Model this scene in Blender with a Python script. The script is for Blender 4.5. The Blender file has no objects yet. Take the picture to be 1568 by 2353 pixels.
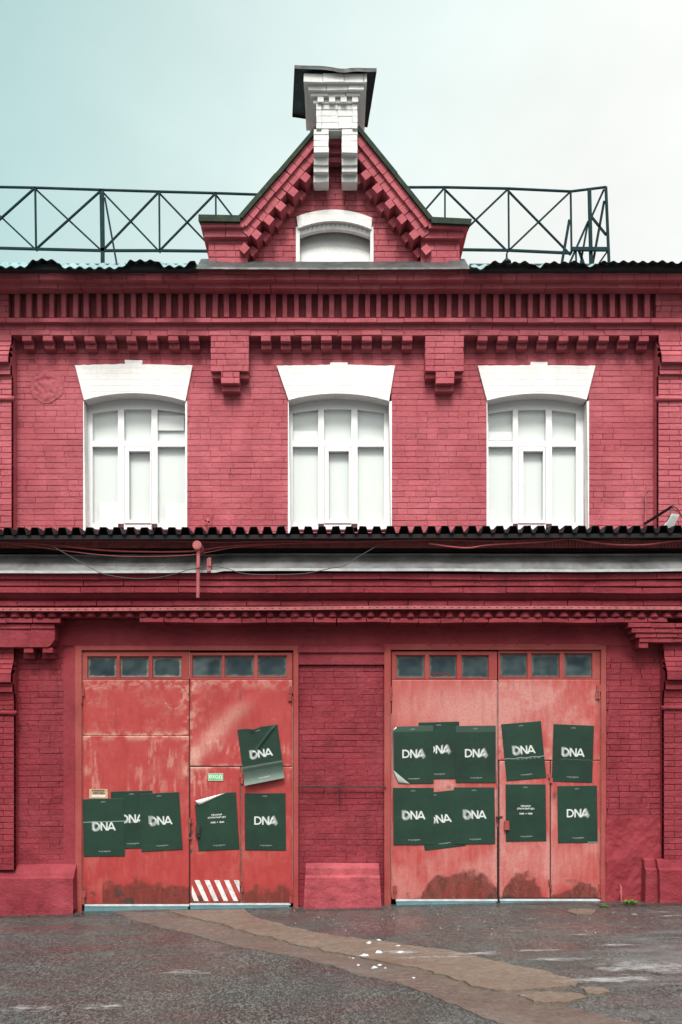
import bpy, math, random
import numpy as np
from mathutils import Vector, noise

# ------------------------------------------------------------------ camera, world, sun, exposure
SC = bpy.context.scene
COL = SC.collection
VPX, VPY, FOC, DIST, EYE = 770.0, 1765.0, 1850.0, 10.0, 1.73
cam_data = bpy.data.cameras.new("camera")
cam = bpy.data.objects.new("camera", cam_data)
COL.objects.link(cam)
cam.location = (0, -DIST, EYE)
cam.rotation_euler = (math.radians(90), 0, 0)
cam_data.sensor_fit = 'HORIZONTAL'
cam_data.sensor_width = 36.0
cam_data.lens = 36.0 * FOC / 1568.0
cam_data.shift_x = (784 - VPX) / 1568.0
cam_data.shift_y = (VPY - 1176.5) / 1568.0
cam_data.clip_end = 2000
SC.camera = cam
SC.view_settings.view_transform = 'Standard'
SC.view_settings.look = 'None'
SC.view_settings.gamma = 1.0
SC.view_settings.exposure = 1.2

SC.cycles.max_bounces = 6
SC.cycles.diffuse_bounces = 1

world = bpy.data.worlds.new("World")
SC.world = world
world.use_nodes = True
nt = world.node_tree
nt.nodes.clear()
SUN_EL, SUN_ROT = math.radians(54), math.radians(185)


def wn(t, **k):
    n = nt.nodes.new(t)
    for a, b in k.items():
        setattr(n, a, b)
    return n


sky = wn('ShaderNodeTexSky')
sky.sky_type = 'NISHITA'
sky.sun_disc = False
sky.sun_elevation = SUN_EL
sky.sun_rotation = SUN_ROT
tc = wn('ShaderNodeTexCoord')
sx = wn('ShaderNodeSeparateXYZ')
nt.links.new(tc.outputs['Generated'], sx.inputs[0])
# high cloud layer: cyan-grey on one side of the sky, milky white on the other, brighter round the hidden sun
cx = wn('ShaderNodeMapRange')
cx.inputs['From Min'].default_value = -0.38
cx.inputs['From Max'].default_value = 0.33
cns = wn('ShaderNodeTexNoise')
cns.inputs['Scale'].default_value = 3.0
cns.inputs['Detail'].default_value = 4.0
nt.links.new(tc.outputs['Generated'], cns.inputs['Vector'])
cm = wn('ShaderNodeMath', operation='MULTIPLY_ADD')
cm.inputs[1].default_value = 0.22
nt.links.new(cns.outputs['Fac'], cm.inputs[0])
zsub = wn('ShaderNodeMath', operation='MULTIPLY_ADD')
zsub.inputs[1].default_value = -0.5
nt.links.new(sx.outputs['Z'], zsub.inputs[0])
nt.links.new(sx.outputs['X'], zsub.inputs[2])
zs2 = wn('ShaderNodeMath', operation='ADD')
zs2.inputs[1].default_value = 0.26
nt.links.new(zsub.outputs[0], zs2.inputs[0])
nt.links.new(zs2.outputs[0], cm.inputs[2])
nt.links.new(cm.outputs[0], cx.inputs['Value'])
ramp = wn('ShaderNodeValToRGB')
ramp.color_ramp.elements[0].position = 0.0
ramp.color_ramp.elements[0].color = (0.335, 0.575, 0.57, 1)
ramp.color_ramp.elements[1].position = 1.0
ramp.color_ramp.elements[1].color = (0.82, 0.84, 0.805, 1)
e = ramp.color_ramp.elements.new(0.30)
e.color = (0.50, 0.665, 0.65, 1)
e = ramp.color_ramp.elements.new(0.62)
e.color = (0.65, 0.765, 0.742, 1)
nt.links.new(cx.outputs[0], ramp.inputs[0])
neutral = wn('ShaderNodeMix', data_type='RGBA')
nb = wn('ShaderNodeMapRange')          # clouds behind the camera are neutral and bright
nb.inputs['From Min'].default_value = 0.35
nb.inputs['From Max'].default_value = -0.35
nt.links.new(sx.outputs['Y'], nb.inputs['Value'])
nt.links.new(nb.outputs[0], neutral.inputs[0])
nt.links.new(ramp.outputs[0], neutral.inputs[6])
neutral.inputs[7].default_value = (1.0, 0.98, 0.95, 1)
zen = wn('ShaderNodeValToRGB')          # overcast dome: dim horizon, bright zenith
for el, (p_, v_) in zip([zen.color_ramp.elements[0], zen.color_ramp.elements[1]], ((0.0, .010), (1.0, .36))):
    el.position = p_
    el.color = (v_, v_, v_, 1)
for p_, v_ in ((.25, .035), (.50, .150), (.70, .148), (.80, .22)):
    el = zen.color_ramp.elements.new(p_)
    el.color = (v_, v_, v_, 1)
nt.links.new(sx.outputs['Z'], zen.inputs[0])
bk = wn('ShaderNodeMath', operation='MULTIPLY')          # brighter towards the sun's side
bk.inputs[1].default_value = 0.9
nt.links.new(nb.outputs[0], bk.inputs[0])
bk1 = wn('ShaderNodeMath', operation='ADD')
bk1.inputs[1].default_value = 1.0
nt.links.new(bk.outputs[0], bk1.inputs[0])
lum = wn('ShaderNodeMath', operation='MULTIPLY')
nt.links.new(zen.outputs[0], lum.inputs[0])
nt.links.new(bk1.outputs[0], lum.inputs[1])
cl2n = wn('ShaderNodeTexNoise')          # faint uneven cloud thickness
cl2n.inputs['Scale'].default_value = 2.2
cl2n.inputs['Detail'].default_value = 6.0
cl2m = wn('ShaderNodeMapping')
cl2m.inputs['Scale'].default_value = (1.0, 1.0, 2.2)
cl2m.inputs['Location'].default_value = (3.0, 1.0, 0.4)
nt.links.new(tc.outputs['Generated'], cl2m.inputs[0])
nt.links.new(cl2m.outputs[0], cl2n.inputs['Vector'])
cl2r = wn('ShaderNodeMapRange')
cl2r.inputs['From Min'].default_value = 0.35
cl2r.inputs['From Max'].default_value = 0.65
cl2r.inputs['To Min'].default_value = 0.92
cl2r.inputs['To Max'].default_value = 1.07
nt.links.new(cl2n.outputs['Fac'], cl2r.inputs['Value'])
lumc = wn('ShaderNodeMath', operation='MULTIPLY')
nt.links.new(lum.outputs[0], lumc.inputs[0])
nt.links.new(cl2r.outputs[0], lumc.inputs[1])
lum10 = wn('ShaderNodeMath', operation='MULTIPLY')
lum10.inputs[1].default_value = 35.0
nt.links.new(lumc.outputs[0], lum10.inputs[0])
cl = wn('ShaderNodeVectorMath', operation='SCALE')
nt.links.new(neutral.outputs[2], cl.inputs[0])
nt.links.new(lum10.outputs[0], cl.inputs['Scale'])
mx = wn('ShaderNodeMix', data_type='RGBA')
mx.inputs[0].default_value = 0.97
nt.links.new(sky.outputs[0], mx.inputs[6])
nt.links.new(cl.outputs[0], mx.inputs[7])
bg = wn('ShaderNodeBackground')
bg.inputs['Strength'].default_value = 0.1
nt.links.new(mx.outputs[2], bg.inputs['Color'])
wo = wn('ShaderNodeOutputWorld')
nt.links.new(bg.outputs[0], wo.inputs['Surface'])

sun_data = bpy.data.lights.new("sun", 'SUN')
sun_data.energy = 1.5
sun_data.angle = math.radians(15)
sun_data.color = (1.0, 0.96, 0.9)
sun = bpy.data.objects.new("sun", sun_data)
COL.objects.link(sun)
sun.rotation_euler = (math.radians(90) - SUN_EL, 0, math.radians(-5))
sun.location = (0, -20, 30)

random.seed(7)
RNG = np.random.default_rng(11)


# ------------------------------------------------------------------ helpers
def W(px, py, Y):
    s = FOC / (DIST + Y)
    return ((px - VPX) / s, Y, EYE + (VPY - py) / s)


def WX(px, Y):
    return (px - VPX) * (DIST + Y) / FOC


def WZ(py, Y):
    return EYE + (VPY - py) * (DIST + Y) / FOC


SLOPE, LEVEL = 0.020, 0.008


def gz(x):
    return LEVEL + SLOPE * max(-8, min(8, x))


def G(px, py):
    """a point of the yard seen at this place of the photograph"""
    d = (EYE - LEVEL) / ((py - VPY) / FOC + SLOPE * (px - VPX) / FOC)
    x = (px - VPX) / FOC * d
    return (x, d - DIST, gz(x))


def N(x, y, z, s=1.0):
    return noise.noise(Vector((x * s, y * s, z * s)))


class MB:
    def __init__(self):
        self.v, self.f, self.t = [], [], []
        self.tone = 0.5

    def add(self, vs, fs):
        b = len(self.v)
        self.v += [tuple(p) for p in vs]
        for q in fs:
            self.f.append([b + i for i in q])
            self.t.append(self.tone)

    def box(self, x0, x1, y0, y1, z0, z1):
        self.hexa([(x0, y0, z0), (x1, y0, z0), (x1, y0, z1), (x0, y0, z1), (x0, y1, z0), (x1, y1, z0), (x1, y1, z1), (x0, y1, z1)])

    def hexa(self, p):
        self.add(p, [(0, 1, 2, 3), (5, 4, 7, 6), (4, 0, 3, 7), (1, 5, 6, 2), (3, 2, 6, 7), (4, 5, 1, 0)])

    def pbox(self, px0, px1, py0, py1, Yf, Yb):
        """box whose FRONT face covers this rectangle of the photograph at depth Yf"""
        self.box(WX(px0, Yf), WX(px1, Yf), Yf, Yb, WZ(py1, Yf), WZ(py0, Yf))

    def brick(self, x0, x1, z0, z1, yf, yb, bev=0.004, j=0.0015, dzfun=None):
        r = random.uniform
        self.tone = r(0, 1)
        p = []
        for (x, z) in ((x0, z0), (x1, z0), (x1, z1), (x0, z1)):
            x += r(-j, j)
            z += r(-j, j)
            if dzfun:
                z += dzfun(x)
            p.append((x, z))
        tilt = [yf + r(-j, j) for _ in range(4)]
        cxm = (x0 + x1) / 2
        czm = sum(q[1] for q in p) / 4
        vs = []
        for (x, z) in p:
            vs.append((x, yb, z))
        for (x, z), y in zip(p, tilt):
            vs.append((x, y + bev, z))
        for (x, z), y in zip(p, tilt):
            vs.append((x + (bev if x < cxm else -bev), y, z + (bev if z < czm else -bev)))
        fs = []
        for a in range(4):
            b = (a + 1) % 4
            fs.append((a, b, 4 + b, 4 + a))
            fs.append((4 + a, 4 + b, 8 + b, 8 + a))
        fs.append((8, 9, 10, 11))
        self.add(vs, fs)

    def prism(self, poly, y0, y1):
        """poly: (x, z) outline, counter-clockwise seen from the front"""
        n = len(poly)
        vs = [(x, y0, z) for x, z in poly] + [(x, y1, z) for x, z in poly]
        fs = [tuple(range(n)), tuple(range(2 * n - 1, n - 1, -1))]
        for i in range(n):
            k = (i + 1) % n
            fs.append((i, n + i, n + k, k))
        self.add(vs, fs)

    def pprism(self, pts, Yf, Yb):
        self.prism([(WX(a, Yf), WZ(b, Yf)) for a, b in pts], Yf, Yb)

    def profile(self, pts, x0, x1):
        """(y, z) profile carried along x, closed ends"""
        n = len(pts)
        vs = [(x0, y, z) for y, z in pts] + [(x1, y, z) for y, z in pts]
        fs = [tuple(range(n)), tuple(range(2 * n - 1, n - 1, -1))]
        for i in range(n):
            k = (i + 1) % n
            fs.append((i, n + i, n + k, k))
        self.add(vs, fs)

    def tube(self, pts, r, seg=8, cap=True):
        pts = [Vector(p) for p in pts]
        rings = []
        for i, p in enumerate(pts):
            a = pts[max(i - 1, 0)]
            b = pts[min(i + 1, len(pts) - 1)]
            d = (b - a).normalized()
            u = d.orthogonal().normalized() if abs(d.z) < 0.9 else Vector((1, 0, 0))
            u = (u - d * u.dot(d)).normalized()
            w = d.cross(u)
            rings.append([p + (u * math.cos(6.28318 * k / seg) + w * math.sin(6.28318 * k / seg)) * r for k in range(seg)])
        vs = [q for R in rings for q in R]
        fs = []
        for i in range(len(pts) - 1):
            for k in range(seg):
                m = (k + 1) % seg
                fs.append((i * seg + k, i * seg + m, (i + 1) * seg + m, (i + 1) * seg + k))
        if cap:
            fs.append(tuple(range(seg))[::-1])
            fs.append(tuple((len(pts) - 1) * seg + k for k in range(seg)))
        self.add(vs, fs)

    def bar(self, a, b, w, d):
        """square steel section between two points"""
        a, b = Vector(a), Vector(b)
        t = (b - a).normalized()
        u = Vector((0, 1, 0))
        u = (u - t * u.dot(t)).normalized()
        v = t.cross(u)
        p = []
        for q in (a, b):
            p += [q - v * w / 2 - u * d / 2, q + v * w / 2 - u * d / 2, q + v * w / 2 + u * d / 2, q - v * w / 2 + u * d / 2]
        self.add(p, [(0, 1, 2, 3), (7, 6, 5, 4), (0, 4, 5, 1), (1, 5, 6, 2), (2, 6, 7, 3), (3, 7, 4, 0)])

    def build(self, name, mat, parent=None, smooth=False):
        me = bpy.data.meshes.new(name)
        me.from_pydata(self.v, [], self.f)
        at = me.attributes.new('tone', 'FLOAT', 'FACE')
        at.data.foreach_set('value', self.t)
        me.materials.append(mat)
        import bmesh
        bm = bmesh.new()
        bm.from_mesh(me)
        bmesh.ops.recalc_face_normals(bm, faces=bm.faces[:])
        bm.to_mesh(me)
        bm.free()
        if smooth:
            me.polygons.foreach_set('use_smooth', [True] * len(me.polygons))
        o = bpy.data.objects.new(name, me)
        COL.objects.link(o)
        if parent:
            o.parent = parent
            o.matrix_parent_inverse = pinv(parent)
        return o


def pinv(p):
    """parts keep world coordinates; only an Empty at a thing's base is offset"""
    from mathutils import Matrix
    return Matrix.Translation(-p.location) if p.type == 'EMPTY' else Matrix.Identity(4)


def tag(o, label=None, cat=None, group=None, kind=None):
    if label:
        o['label'] = label
    if cat:
        o['category'] = cat
    if group:
        o['group'] = group
    if kind:
        o['kind'] = kind
    return o


def empty(name, loc, label, cat, group=None):
    o = bpy.data.objects.new(name, None)
    o.empty_display_size = 0.1
    o.location = loc
    COL.objects.link(o)
    return tag(o, label, cat, group)


def brick_field(mb, x0, x1, z0, z1, Y, course=0.0735, bl=0.262, recess=0.012, j=0.002, gap=(0.002, 0.008),
                holes=(), clip=None, wob=0.004, seed=0, tight=0.35):
    rnd = random.Random(seed)
    n = max(1, round((z1 - z0) / course))
    c = (z1 - z0) / n

    def dzf(x, zz):
        return wob * N(x * 0.9, 3.1 + seed, zz * 2.0)
    for i in range(n):
        za, zb = z0 + i * c, z0 + (i + 1) * c
        zm = (za + zb) / 2
        iv = [(x0, x1)]
        if clip:
            iv = clip(zm)
        for (ha, hb, hz0, hz1) in holes:
            if hz0 < zm < hz1:
                out = []
                for a, b in iv:
                    if hb <= a or ha >= b:
                        out.append((a, b))
                    else:
                        if ha > a:
                            out.append((a, ha))
                        if hb < b:
                            out.append((hb, b))
                iv = out
        gz0 = rnd.uniform(*gap) * 0.5
        for a, b in iv:
            x = math.floor(a / bl) * bl - (bl * 0.5 if i % 2 else 0) - bl + rnd.uniform(-.02, .02)
            while x < b:
                L = bl * (0.5 if (i % 2 == 1 and rnd.random() < .62) or rnd.random() < .12 else 1.0) * rnd.uniform(.94, 1.05)
                xa, xb = max(a, x), min(b, x + L)
                if xb - xa > 0.02:
                    g = rnd.uniform(*gap) * 0.5
                    gx = g * (0.15 if rnd.random() < tight else 1.0)
                    gt = g * (0.25 if rnd.random() < tight * .5 else 1.0)
                    mb.brick(xa + gx, xb - gx, za + gz0, zb - gt, Y, Y + recess + 0.02, bev=min(0.005, 0.003 + g * .4), j=j,
                             dzfun=lambda q, zz=zm: dzf(q, zz))
                x += L


def course(mb, x0, x1, z0, z1, Yf, Yb, bl=0.262, j=0.003, gap=0.006, wob=0.006, seed=0):
    """one row of bricks along x (cornice course)"""
    rnd = random.Random(seed)
    x = x0
    while x < x1 - 0.01:
        L = bl * rnd.uniform(.8, 1.12)
        xb = min(x + L, x1)
        g = gap * rnd.uniform(.1, 1) * .5
        mb.brick(x + g, xb - g, z0, z1, Yf + rnd.uniform(-.003, .003), Yb, bev=0.004, j=j,
                 dzfun=lambda q: wob * N(q * 0.7, seed * 1.7, z0) + wob * .6 * N(q * 3.1, seed, z0))
        x = xb


def fbm(h, w, cells, octaves=5, seed=0, aspect=1.0):
    r = np.random.default_rng(seed)
    out = np.zeros((h, w))
    amp, tot = 1.0, 0.0
    cy, cx = cells, max(1, cells * aspect)
    for o in range(octaves):
        ny, nx = int(cy) + 2, int(cx) + 2
        g = r.random((ny, nx))
        yy = np.linspace(0, ny - 1.001, h)
        xx = np.linspace(0, nx - 1.001, w)
        y0, x0 = yy.astype(int), xx.astype(int)
        fy, fx = (yy - y0)[:, None], (xx - x0)[None, :]
        fy, fx = fy * fy * (3 - 2 * fy), fx * fx * (3 - 2 * fx)
        a = g[np.ix_(y0, x0)] * (1 - fx) + g[np.ix_(y0, x0 + 1)] * fx
        b = g[np.ix_(y0 + 1, x0)] * (1 - fx) + g[np.ix_(y0 + 1, x0 + 1)] * fx
        out += amp * (a * (1 - fy) + b * fy)
        tot += amp
        amp *= 0.55
        cy *= 2
        cx *= 2
    return out / tot


def sstep(a, b, x):
    t = np.clip((x - a) / (b - a), 0, 1)
    return t * t * (3 - 2 * t)


def grid_obj(name, P, mat, parent=None, cols=None, keep=None, smooth=True, thick=0.0):
    """P: (h, w, 3) array of points; cols: dict name -> (h, w, 3)"""
    h, w = P.shape[:2]
    idx = np.arange(h * w).reshape(h, w)
    q = np.stack([idx[:-1, :-1], idx[:-1, 1:], idx[1:, 1:], idx[1:, :-1]], -1)
    if keep is not None:
        q = q[keep[:-1, :-1] & keep[:-1, 1:] & keep[1:, 1:] & keep[1:, :-1]]
    q = q.reshape(-1, 4)
    me = bpy.data.meshes.new(name)
    me.from_pydata(P.reshape(-1, 3).tolist(), [], q.tolist())
    if cols:
        for k, a in cols.items():
            at = me.color_attributes.new(k, 'FLOAT_COLOR', 'POINT')
            c4 = np.ones((h * w, 4), dtype=np.float32)
            c4[:, :3] = a.reshape(-1, 3)
            at.data.foreach_set('color', c4.ravel())
    me.materials.append(mat)
    if smooth:
        me.polygons.foreach_set('use_smooth', [True] * len(me.polygons))
    o = bpy.data.objects.new(name, me)
    COL.objects.link(o)
    if parent:
        o.parent = parent
        o.matrix_parent_inverse = pinv(parent)
    if thick:
        m = o.modifiers.new('thickness', 'SOLIDIFY')
        m.thickness = thick
        m.offset = 0
    return o


# ------------------------------------------------------------------ materials
class M:
    def __init__(self, name):
        self.m = bpy.data.materials.new(name)
        self.m.use_nodes = True
        self.t = self.m.node_tree
        self.t.nodes.clear()
        self.out = self.n('ShaderNodeOutputMaterial')
        self.p = self.n('ShaderNodeBsdfPrincipled')
        self.l(self.p.outputs[0], self.out.inputs[0])
        self.pos = self.n('ShaderNodeNewGeometry').outputs['Position']

    def n(self, t, **k):
        x = self.t.nodes.new(t)
        for a, b in k.items():
            setattr(x, a, b)
        return x

    def l(self, a, b):
        self.t.links.new(a, b)

    def noise(self, scale, detail=4, stretch=(1, 1, 1), rough=0.55, off=0.0):
        mp = self.n('ShaderNodeMapping')
        mp.inputs['Scale'].default_value = stretch
        mp.inputs['Location'].default_value = (off, off * 1.7, off * .6)
        self.l(self.pos, mp.inputs[0])
        t = self.n('ShaderNodeTexNoise')
        t.inputs['Scale'].default_value = scale
        t.inputs['Detail'].default_value = detail
        t.inputs['Roughness'].default_value = rough
        self.l(mp.outputs[0], t.inputs['Vector'])
        return t.outputs['Fac']

    def rng(self, v, a, b, c=0.0, d=1.0):
        r = self.n('ShaderNodeMapRange')
        r.inputs['From Min'].default_value = a
        r.inputs['From Max'].default_value = b
        r.inputs['To Min'].default_value = c
        r.inputs['To Max'].default_value = d
        self.l(v, r.inputs['Value'])
        return r.outputs[0]

    def mix(self, fac, a, b, mode='MIX'):
        x = self.n('ShaderNodeMix', data_type='RGBA', blend_type=mode)
        for i, v in ((0, fac), (6, a), (7, b)):
            if isinstance(v, (int, float)):
                x.inputs[i].default_value = v
            elif isinstance(v, tuple):
                x.inputs[i].default_value = (*v[:3], 1)
            else:
                self.l(v, x.inputs[i])
        return x.outputs[2]

    def math(self, op, a, b=0.0, c=0.0):
        x = self.n('ShaderNodeMath', operation=op)
        for i, v in enumerate((a, b, c)):
            if isinstance(v, (int, float)):
                x.inputs[i].default_value = v
            else:
                self.l(v, x.inputs[i])
        return x.outputs[0]

    def attr(self, name):
        a = self.n('ShaderNodeAttribute')
        a.attribute_name = name
        return a

    def bump(self, hgt, strength=0.4, dist=0.01):
        b = self.n('ShaderNodeBump')
        b.inputs['Strength'].default_value = strength
        b.inputs['Distance'].default_value = dist
        self.l(hgt, b.inputs['Height'])
        self.l(b.outputs[0], self.p.inputs['Normal'])

    def col(self, c):
        if isinstance(c, tuple):
            self.p.inputs['Base Color'].default_value = (*c[:3], 1)
        else:
            self.l(c, self.p.inputs['Base Color'])

    def rough(self, r):
        if isinstance(r, (int, float)):
            self.p.inputs['Roughness'].default_value = r
        else:
            self.l(r, self.p.inputs['Roughness'])

    def metal(self, v):
        self.p.inputs['Metallic'].default_value = v


def painted(name, base, tint, dirt, tonevar=0.22, bumps=0.5, dirt_amt=0.35, streak=0.25, rough=0.72, relief=0.0):
    k = M(name)
    tone = k.attr('tone').outputs['Fac']
    c = k.mix(k.rng(k.noise(1.1, 5), .35, .68), base, tint)
    v = k.rng(tone, 0, 1, 1 - tonevar, 1 + tonevar * .5)
    cc = k.n('ShaderNodeCombineColor')
    for i in range(3):
        k.l(v, cc.inputs[i])
    c = k.mix(1.0, c, cc.outputs[0], 'MULTIPLY')
    d = k.rng(k.noise(4.0, 7, rough=.65, off=3), .52, .78, 0, dirt_amt)
    c = k.mix(d, c, dirt)
    s = k.rng(k.noise(7, 5, (1, 1, .10), off=9), .55, .8, 0, streak)
    c = k.mix(s, c, dirt)
    soot = k.rng(k.noise(.95, 7, (1, 1, .7), rough=.68, off=17), .50, .72, 0, dirt_amt)
    c = k.mix(soot, c, dirt)
    fade = k.rng(k.noise(1.6, 6, rough=.62, off=23), .52, .72, 0, .45)
    c = k.mix(fade, c, tuple(min(.92, x * 1.18 + .012) for x in tint))
    fine = k.noise(45, 5, rough=.7)
    c = k.mix(k.rng(fine, .3, .75, 0, .22), c, tuple(x * .62 for x in base))
    k.col(c)
    k.rough(rough)
    k.p.inputs['Specular IOR Level'].default_value = .15
    h = k.math('ADD', k.math('MULTIPLY', k.noise(22, 6, rough=.65, off=5), .7), k.math('MULTIPLY', k.noise(6, 4, off=1), .8))
    if relief:
        sp = k.n('ShaderNodeSeparateXYZ')
        k.l(k.pos, sp.inputs[0])
        cb = k.n('ShaderNodeCombineXYZ')
        k.l(sp.outputs['X'], cb.inputs[0])
        k.l(sp.outputs['Z'], cb.inputs[1])
        bt = k.n('ShaderNodeTexBrick')
        bt.inputs['Scale'].default_value = 1
        bt.inputs['Brick Width'].default_value = .258
        bt.inputs['Row Height'].default_value = .0738
        bt.inputs['Mortar Size'].default_value = .006
        bt.inputs['Mortar Smooth'].default_value = .6
        k.l(cb.outputs[0], bt.inputs['Vector'])
        h = k.math('ADD', h, k.math('MULTIPLY', bt.outputs['Fac'], -relief))
    k.bump(h, bumps, 0.02)
    return k.m


MAT = {}
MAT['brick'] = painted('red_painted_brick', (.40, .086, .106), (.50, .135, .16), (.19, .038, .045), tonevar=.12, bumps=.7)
MAT['brick_low'] = painted('red_brick_shade_in_base', (.215, .026, .036), (.285, .046, .060), (.075, .012, .016), tonevar=.10, bumps=1.0, dirt_amt=.55, streak=.5)  # deeper lower-storey red; the shade down there is put into the base colour
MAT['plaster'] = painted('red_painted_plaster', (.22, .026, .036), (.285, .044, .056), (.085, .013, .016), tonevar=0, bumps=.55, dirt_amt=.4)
MAT['block'] = painted('sky_lightened_red_block', (.31, .052, .066), (.40, .085, .10), (.09, .016, .02), tonevar=.1, bumps=1.2, dirt_amt=.75, streak=.4)  # skylight on the block's sloping faces put into a lighter base colour
MAT['white'] = painted('white_painted_masonry', (.84, .835, .815), (.87, .865, .85), (.48, .50, .48), tonevar=.06, bumps=.4, dirt_amt=.26, streak=.22, relief=.5)
MAT['white_old'] = painted('grey_white_painted_brick', (.80, .82, .80), (.84, .85, .83), (.45, .47, .46), tonevar=.12, bumps=.4, dirt_amt=.4, streak=.25)
MAT['frame_red'] = painted('orange_red_frame_paint', (.30, .046, .044), (.36, .095, .085), (.13, .025, .020), tonevar=.1, bumps=.3, rough=.55)


def simple(name, c, rough=.6, metal=0.0, var=.25, scale=6.0, bump=.15, c2=None, spec=.5):
    k = M(name)
    c2 = c2 or tuple(x * .55 for x in c)
    k.col(k.mix(k.rng(k.noise(scale, 6, rough=.65), .4, .75, 0, min(1, var * 2.5)), c, c2))
    k.p.inputs['Specular IOR Level'].default_value = spec
    k.rough(k.rng(k.noise(scale * 2, 3, off=4), .3, .7, rough - .1, rough + .12))
    k.metal(metal)
    if bump:
        k.bump(k.noise(30, 4), bump, .01)
    return k.m


MAT['pvc'] = simple('white_window_plastic', (.85, .86, .86), .35, var=.03, bump=0)
MAT['blind'] = simple('pale_window_blind', (.78, .805, .79), .9, var=.2, scale=2.0, bump=0, c2=(.72, .755, .74))
MAT['paper_and_reflection'] = simple('white_paper_reflection', (.85, .85, .84), .8, var=.05, bump=0)
MAT['rail'] = simple('dark_green_steel', (.004, .030, .036), .7, .0, var=.4, scale=5, spec=.12, c2=(.007, .018, .016))
MAT['roof'] = simple('teal_grey_roof_sheet', (.19, .32, .32), .6, .0, var=.45, scale=3, c2=(.10, .18, .19))
MAT['roof_under'] = simple('shaded_sheet_underside', (.025, .035, .037), .6, .2, var=.3)  # near-black colour carries the shade under the roof sheets
MAT['canopy'] = simple('dark_bitumen_sheet', (.014, .017, .019), .7, .0, var=.4, scale=4, spec=.12, c2=(.04, .022, .022))
MAT['zinc'] = simple('weathered_zinc', (.19, .195, .195), .5, .25, var=.7, scale=2.6, bump=.5, c2=(.055, .052, .050))
MAT['zinc_dark'] = simple('dull_dark_zinc', (.065, .07, .07), .5, .2, var=.8, scale=5, spec=.3, c2=(.022, .024, .025), bump=.5)
MAT['zinc_edge'] = simple('bright_zinc_lip', (.38, .40, .40), .5, .2, var=.5, scale=8)
MAT['moss'] = simple('mossy_coping_sheet', (.016, .030, .026), .7, .0, var=.5, scale=7, spec=.15, c2=(.030, .046, .012))
MAT['cap'] = simple('dark_teal_rusty_cap', (.012, .032, .038), .6, .1, var=.5, scale=6, c2=(.05, .025, .02))
MAT['iron'] = simple('dark_iron', (.05, .045, .042), .5, .5, var=.4)
MAT['rust'] = simple('rusty_red_iron', (.22, .06, .04), .7, .1, var=.5, scale=25, c2=(.08, .04, .03))
MAT['pipe'] = simple('pink_painted_pipe', (.42, .10, .105), .55, var=.4, scale=9, c2=(.2, .05, .05))
MAT['cable_red'] = simple('red_painted_cable', (.32, .05, .055), .6, var=.4, bump=0)
MAT['cable_dark'] = simple('dark_cable', (.05, .045, .05), .5, var=.2, bump=0)
MAT['lamp'] = simple('pale_grey_lamp_housing', (.58, .60, .59), .45, var=.15)
MAT['lamp_glass'] = simple('lamp_front_glass', (.45, .47, .46), .15, var=.1, bump=0)
MAT['strip_white'] = simple('white_door_lip', (.55, .58, .60), .5, var=.3, scale=9)
MAT['strip_teal'] = simple('teal_rubber_sill', (.10, .24, .27), .55, var=.35, scale=5)
MAT['sign'] = simple('green_sign', (.13, .46, .19), .4, var=.1, bump=0)
MAT['letter'] = simple('white_lettering', (.85, .88, .86), .5, var=.05, bump=0)
MAT['plaque'] = simple('yellowed_plaque', (.50, .36, .21), .6, var=.4, scale=30)
MAT['plaque_ink'] = simple('black_worn_print', (.06, .05, .04), .6, var=.3, scale=60)
MAT['white_plate'] = simple('white_tape', (.70, .69, .67), .55, var=.5, scale=16)
MAT['edge'] = simple('worn_bare_edge', (.38, .28, .25), .5, .1, var=.6, scale=22, c2=(.35, .09, .07))
MAT['fold'] = simple('paper_back', (.74, .72, .69), .7, var=.1, bump=0)
MAT['fold_green'] = simple('sheen_on_lifted_corner', (.30, .36, .32), .5, var=.3, bump=0)  # pale grey-green carries the light caught by the lifted corner
MAT['leaf'] = simple('weed_green', (.10, .30, .03), .6, var=.3, scale=30, bump=0)
MAT['snow'] = simple('old_snow', (.50, .53, .55), .7, var=.4, scale=12, bump=.5)
MAT['dark'] = simple('dark_interior', (.02, .02, .02), .9, var=.1, bump=0)


def glass_clear():
    k = M('window_glass')
    ge = k.n('ShaderNodeNewGeometry')
    dt = k.n('ShaderNodeVectorMath', operation='DOT_PRODUCT')
    k.l(ge.outputs['Incoming'], dt.inputs[0])
    k.l(ge.outputs['Normal'], dt.inputs[1])
    fr = k.math('MULTIPLY_ADD', k.math('POWER', k.math('SUBTRACT', 1.0, k.math('ABSOLUTE', dt.outputs['Value'])), 5.0), .94, .06)
    gl = k.n('ShaderNodeBsdfGlossy')
    gl.inputs['Roughness'].default_value = .03
    gl.inputs['Color'].default_value = (.9, .95, .95, 1)
    tr = k.n('ShaderNodeBsdfTransparent')
    tr.inputs['Color'].default_value = (.96, .985, .975, 1)
    ms = k.n('ShaderNodeMixShader')
    k.l(fr, ms.inputs[0])
    k.l(tr.outputs[0], ms.inputs[1])
    k.l(gl.outputs[0], ms.inputs[2])
    k.l(ms.outputs[0], k.out.inputs[0])
    return k.m


MAT['glass'] = glass_clear()


def dirty_glass():
    k = M('dirty_dark_glass')
    w = k.attr('wear').outputs['Color']
    sp = k.n('ShaderNodeSeparateColor')
    k.l(w, sp.inputs[0])
    n1 = k.noise(5, 5)
    c = k.mix(k.rng(n1, .35, .7), (.018, .032, .040), (.036, .056, .062))
    c = k.mix(sp.outputs[0], c, (.26, .27, .22))
    c = k.mix(sp.outputs[1], c, (.11, .15, .15))
    k.col(c)
    k.rough(k.rng(sp.outputs[0], 0, 1, .14, .8))
    k.p.inputs['IOR'].default_value = 1.35
    return k.m


MAT['dglass'] = dirty_glass()


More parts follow.
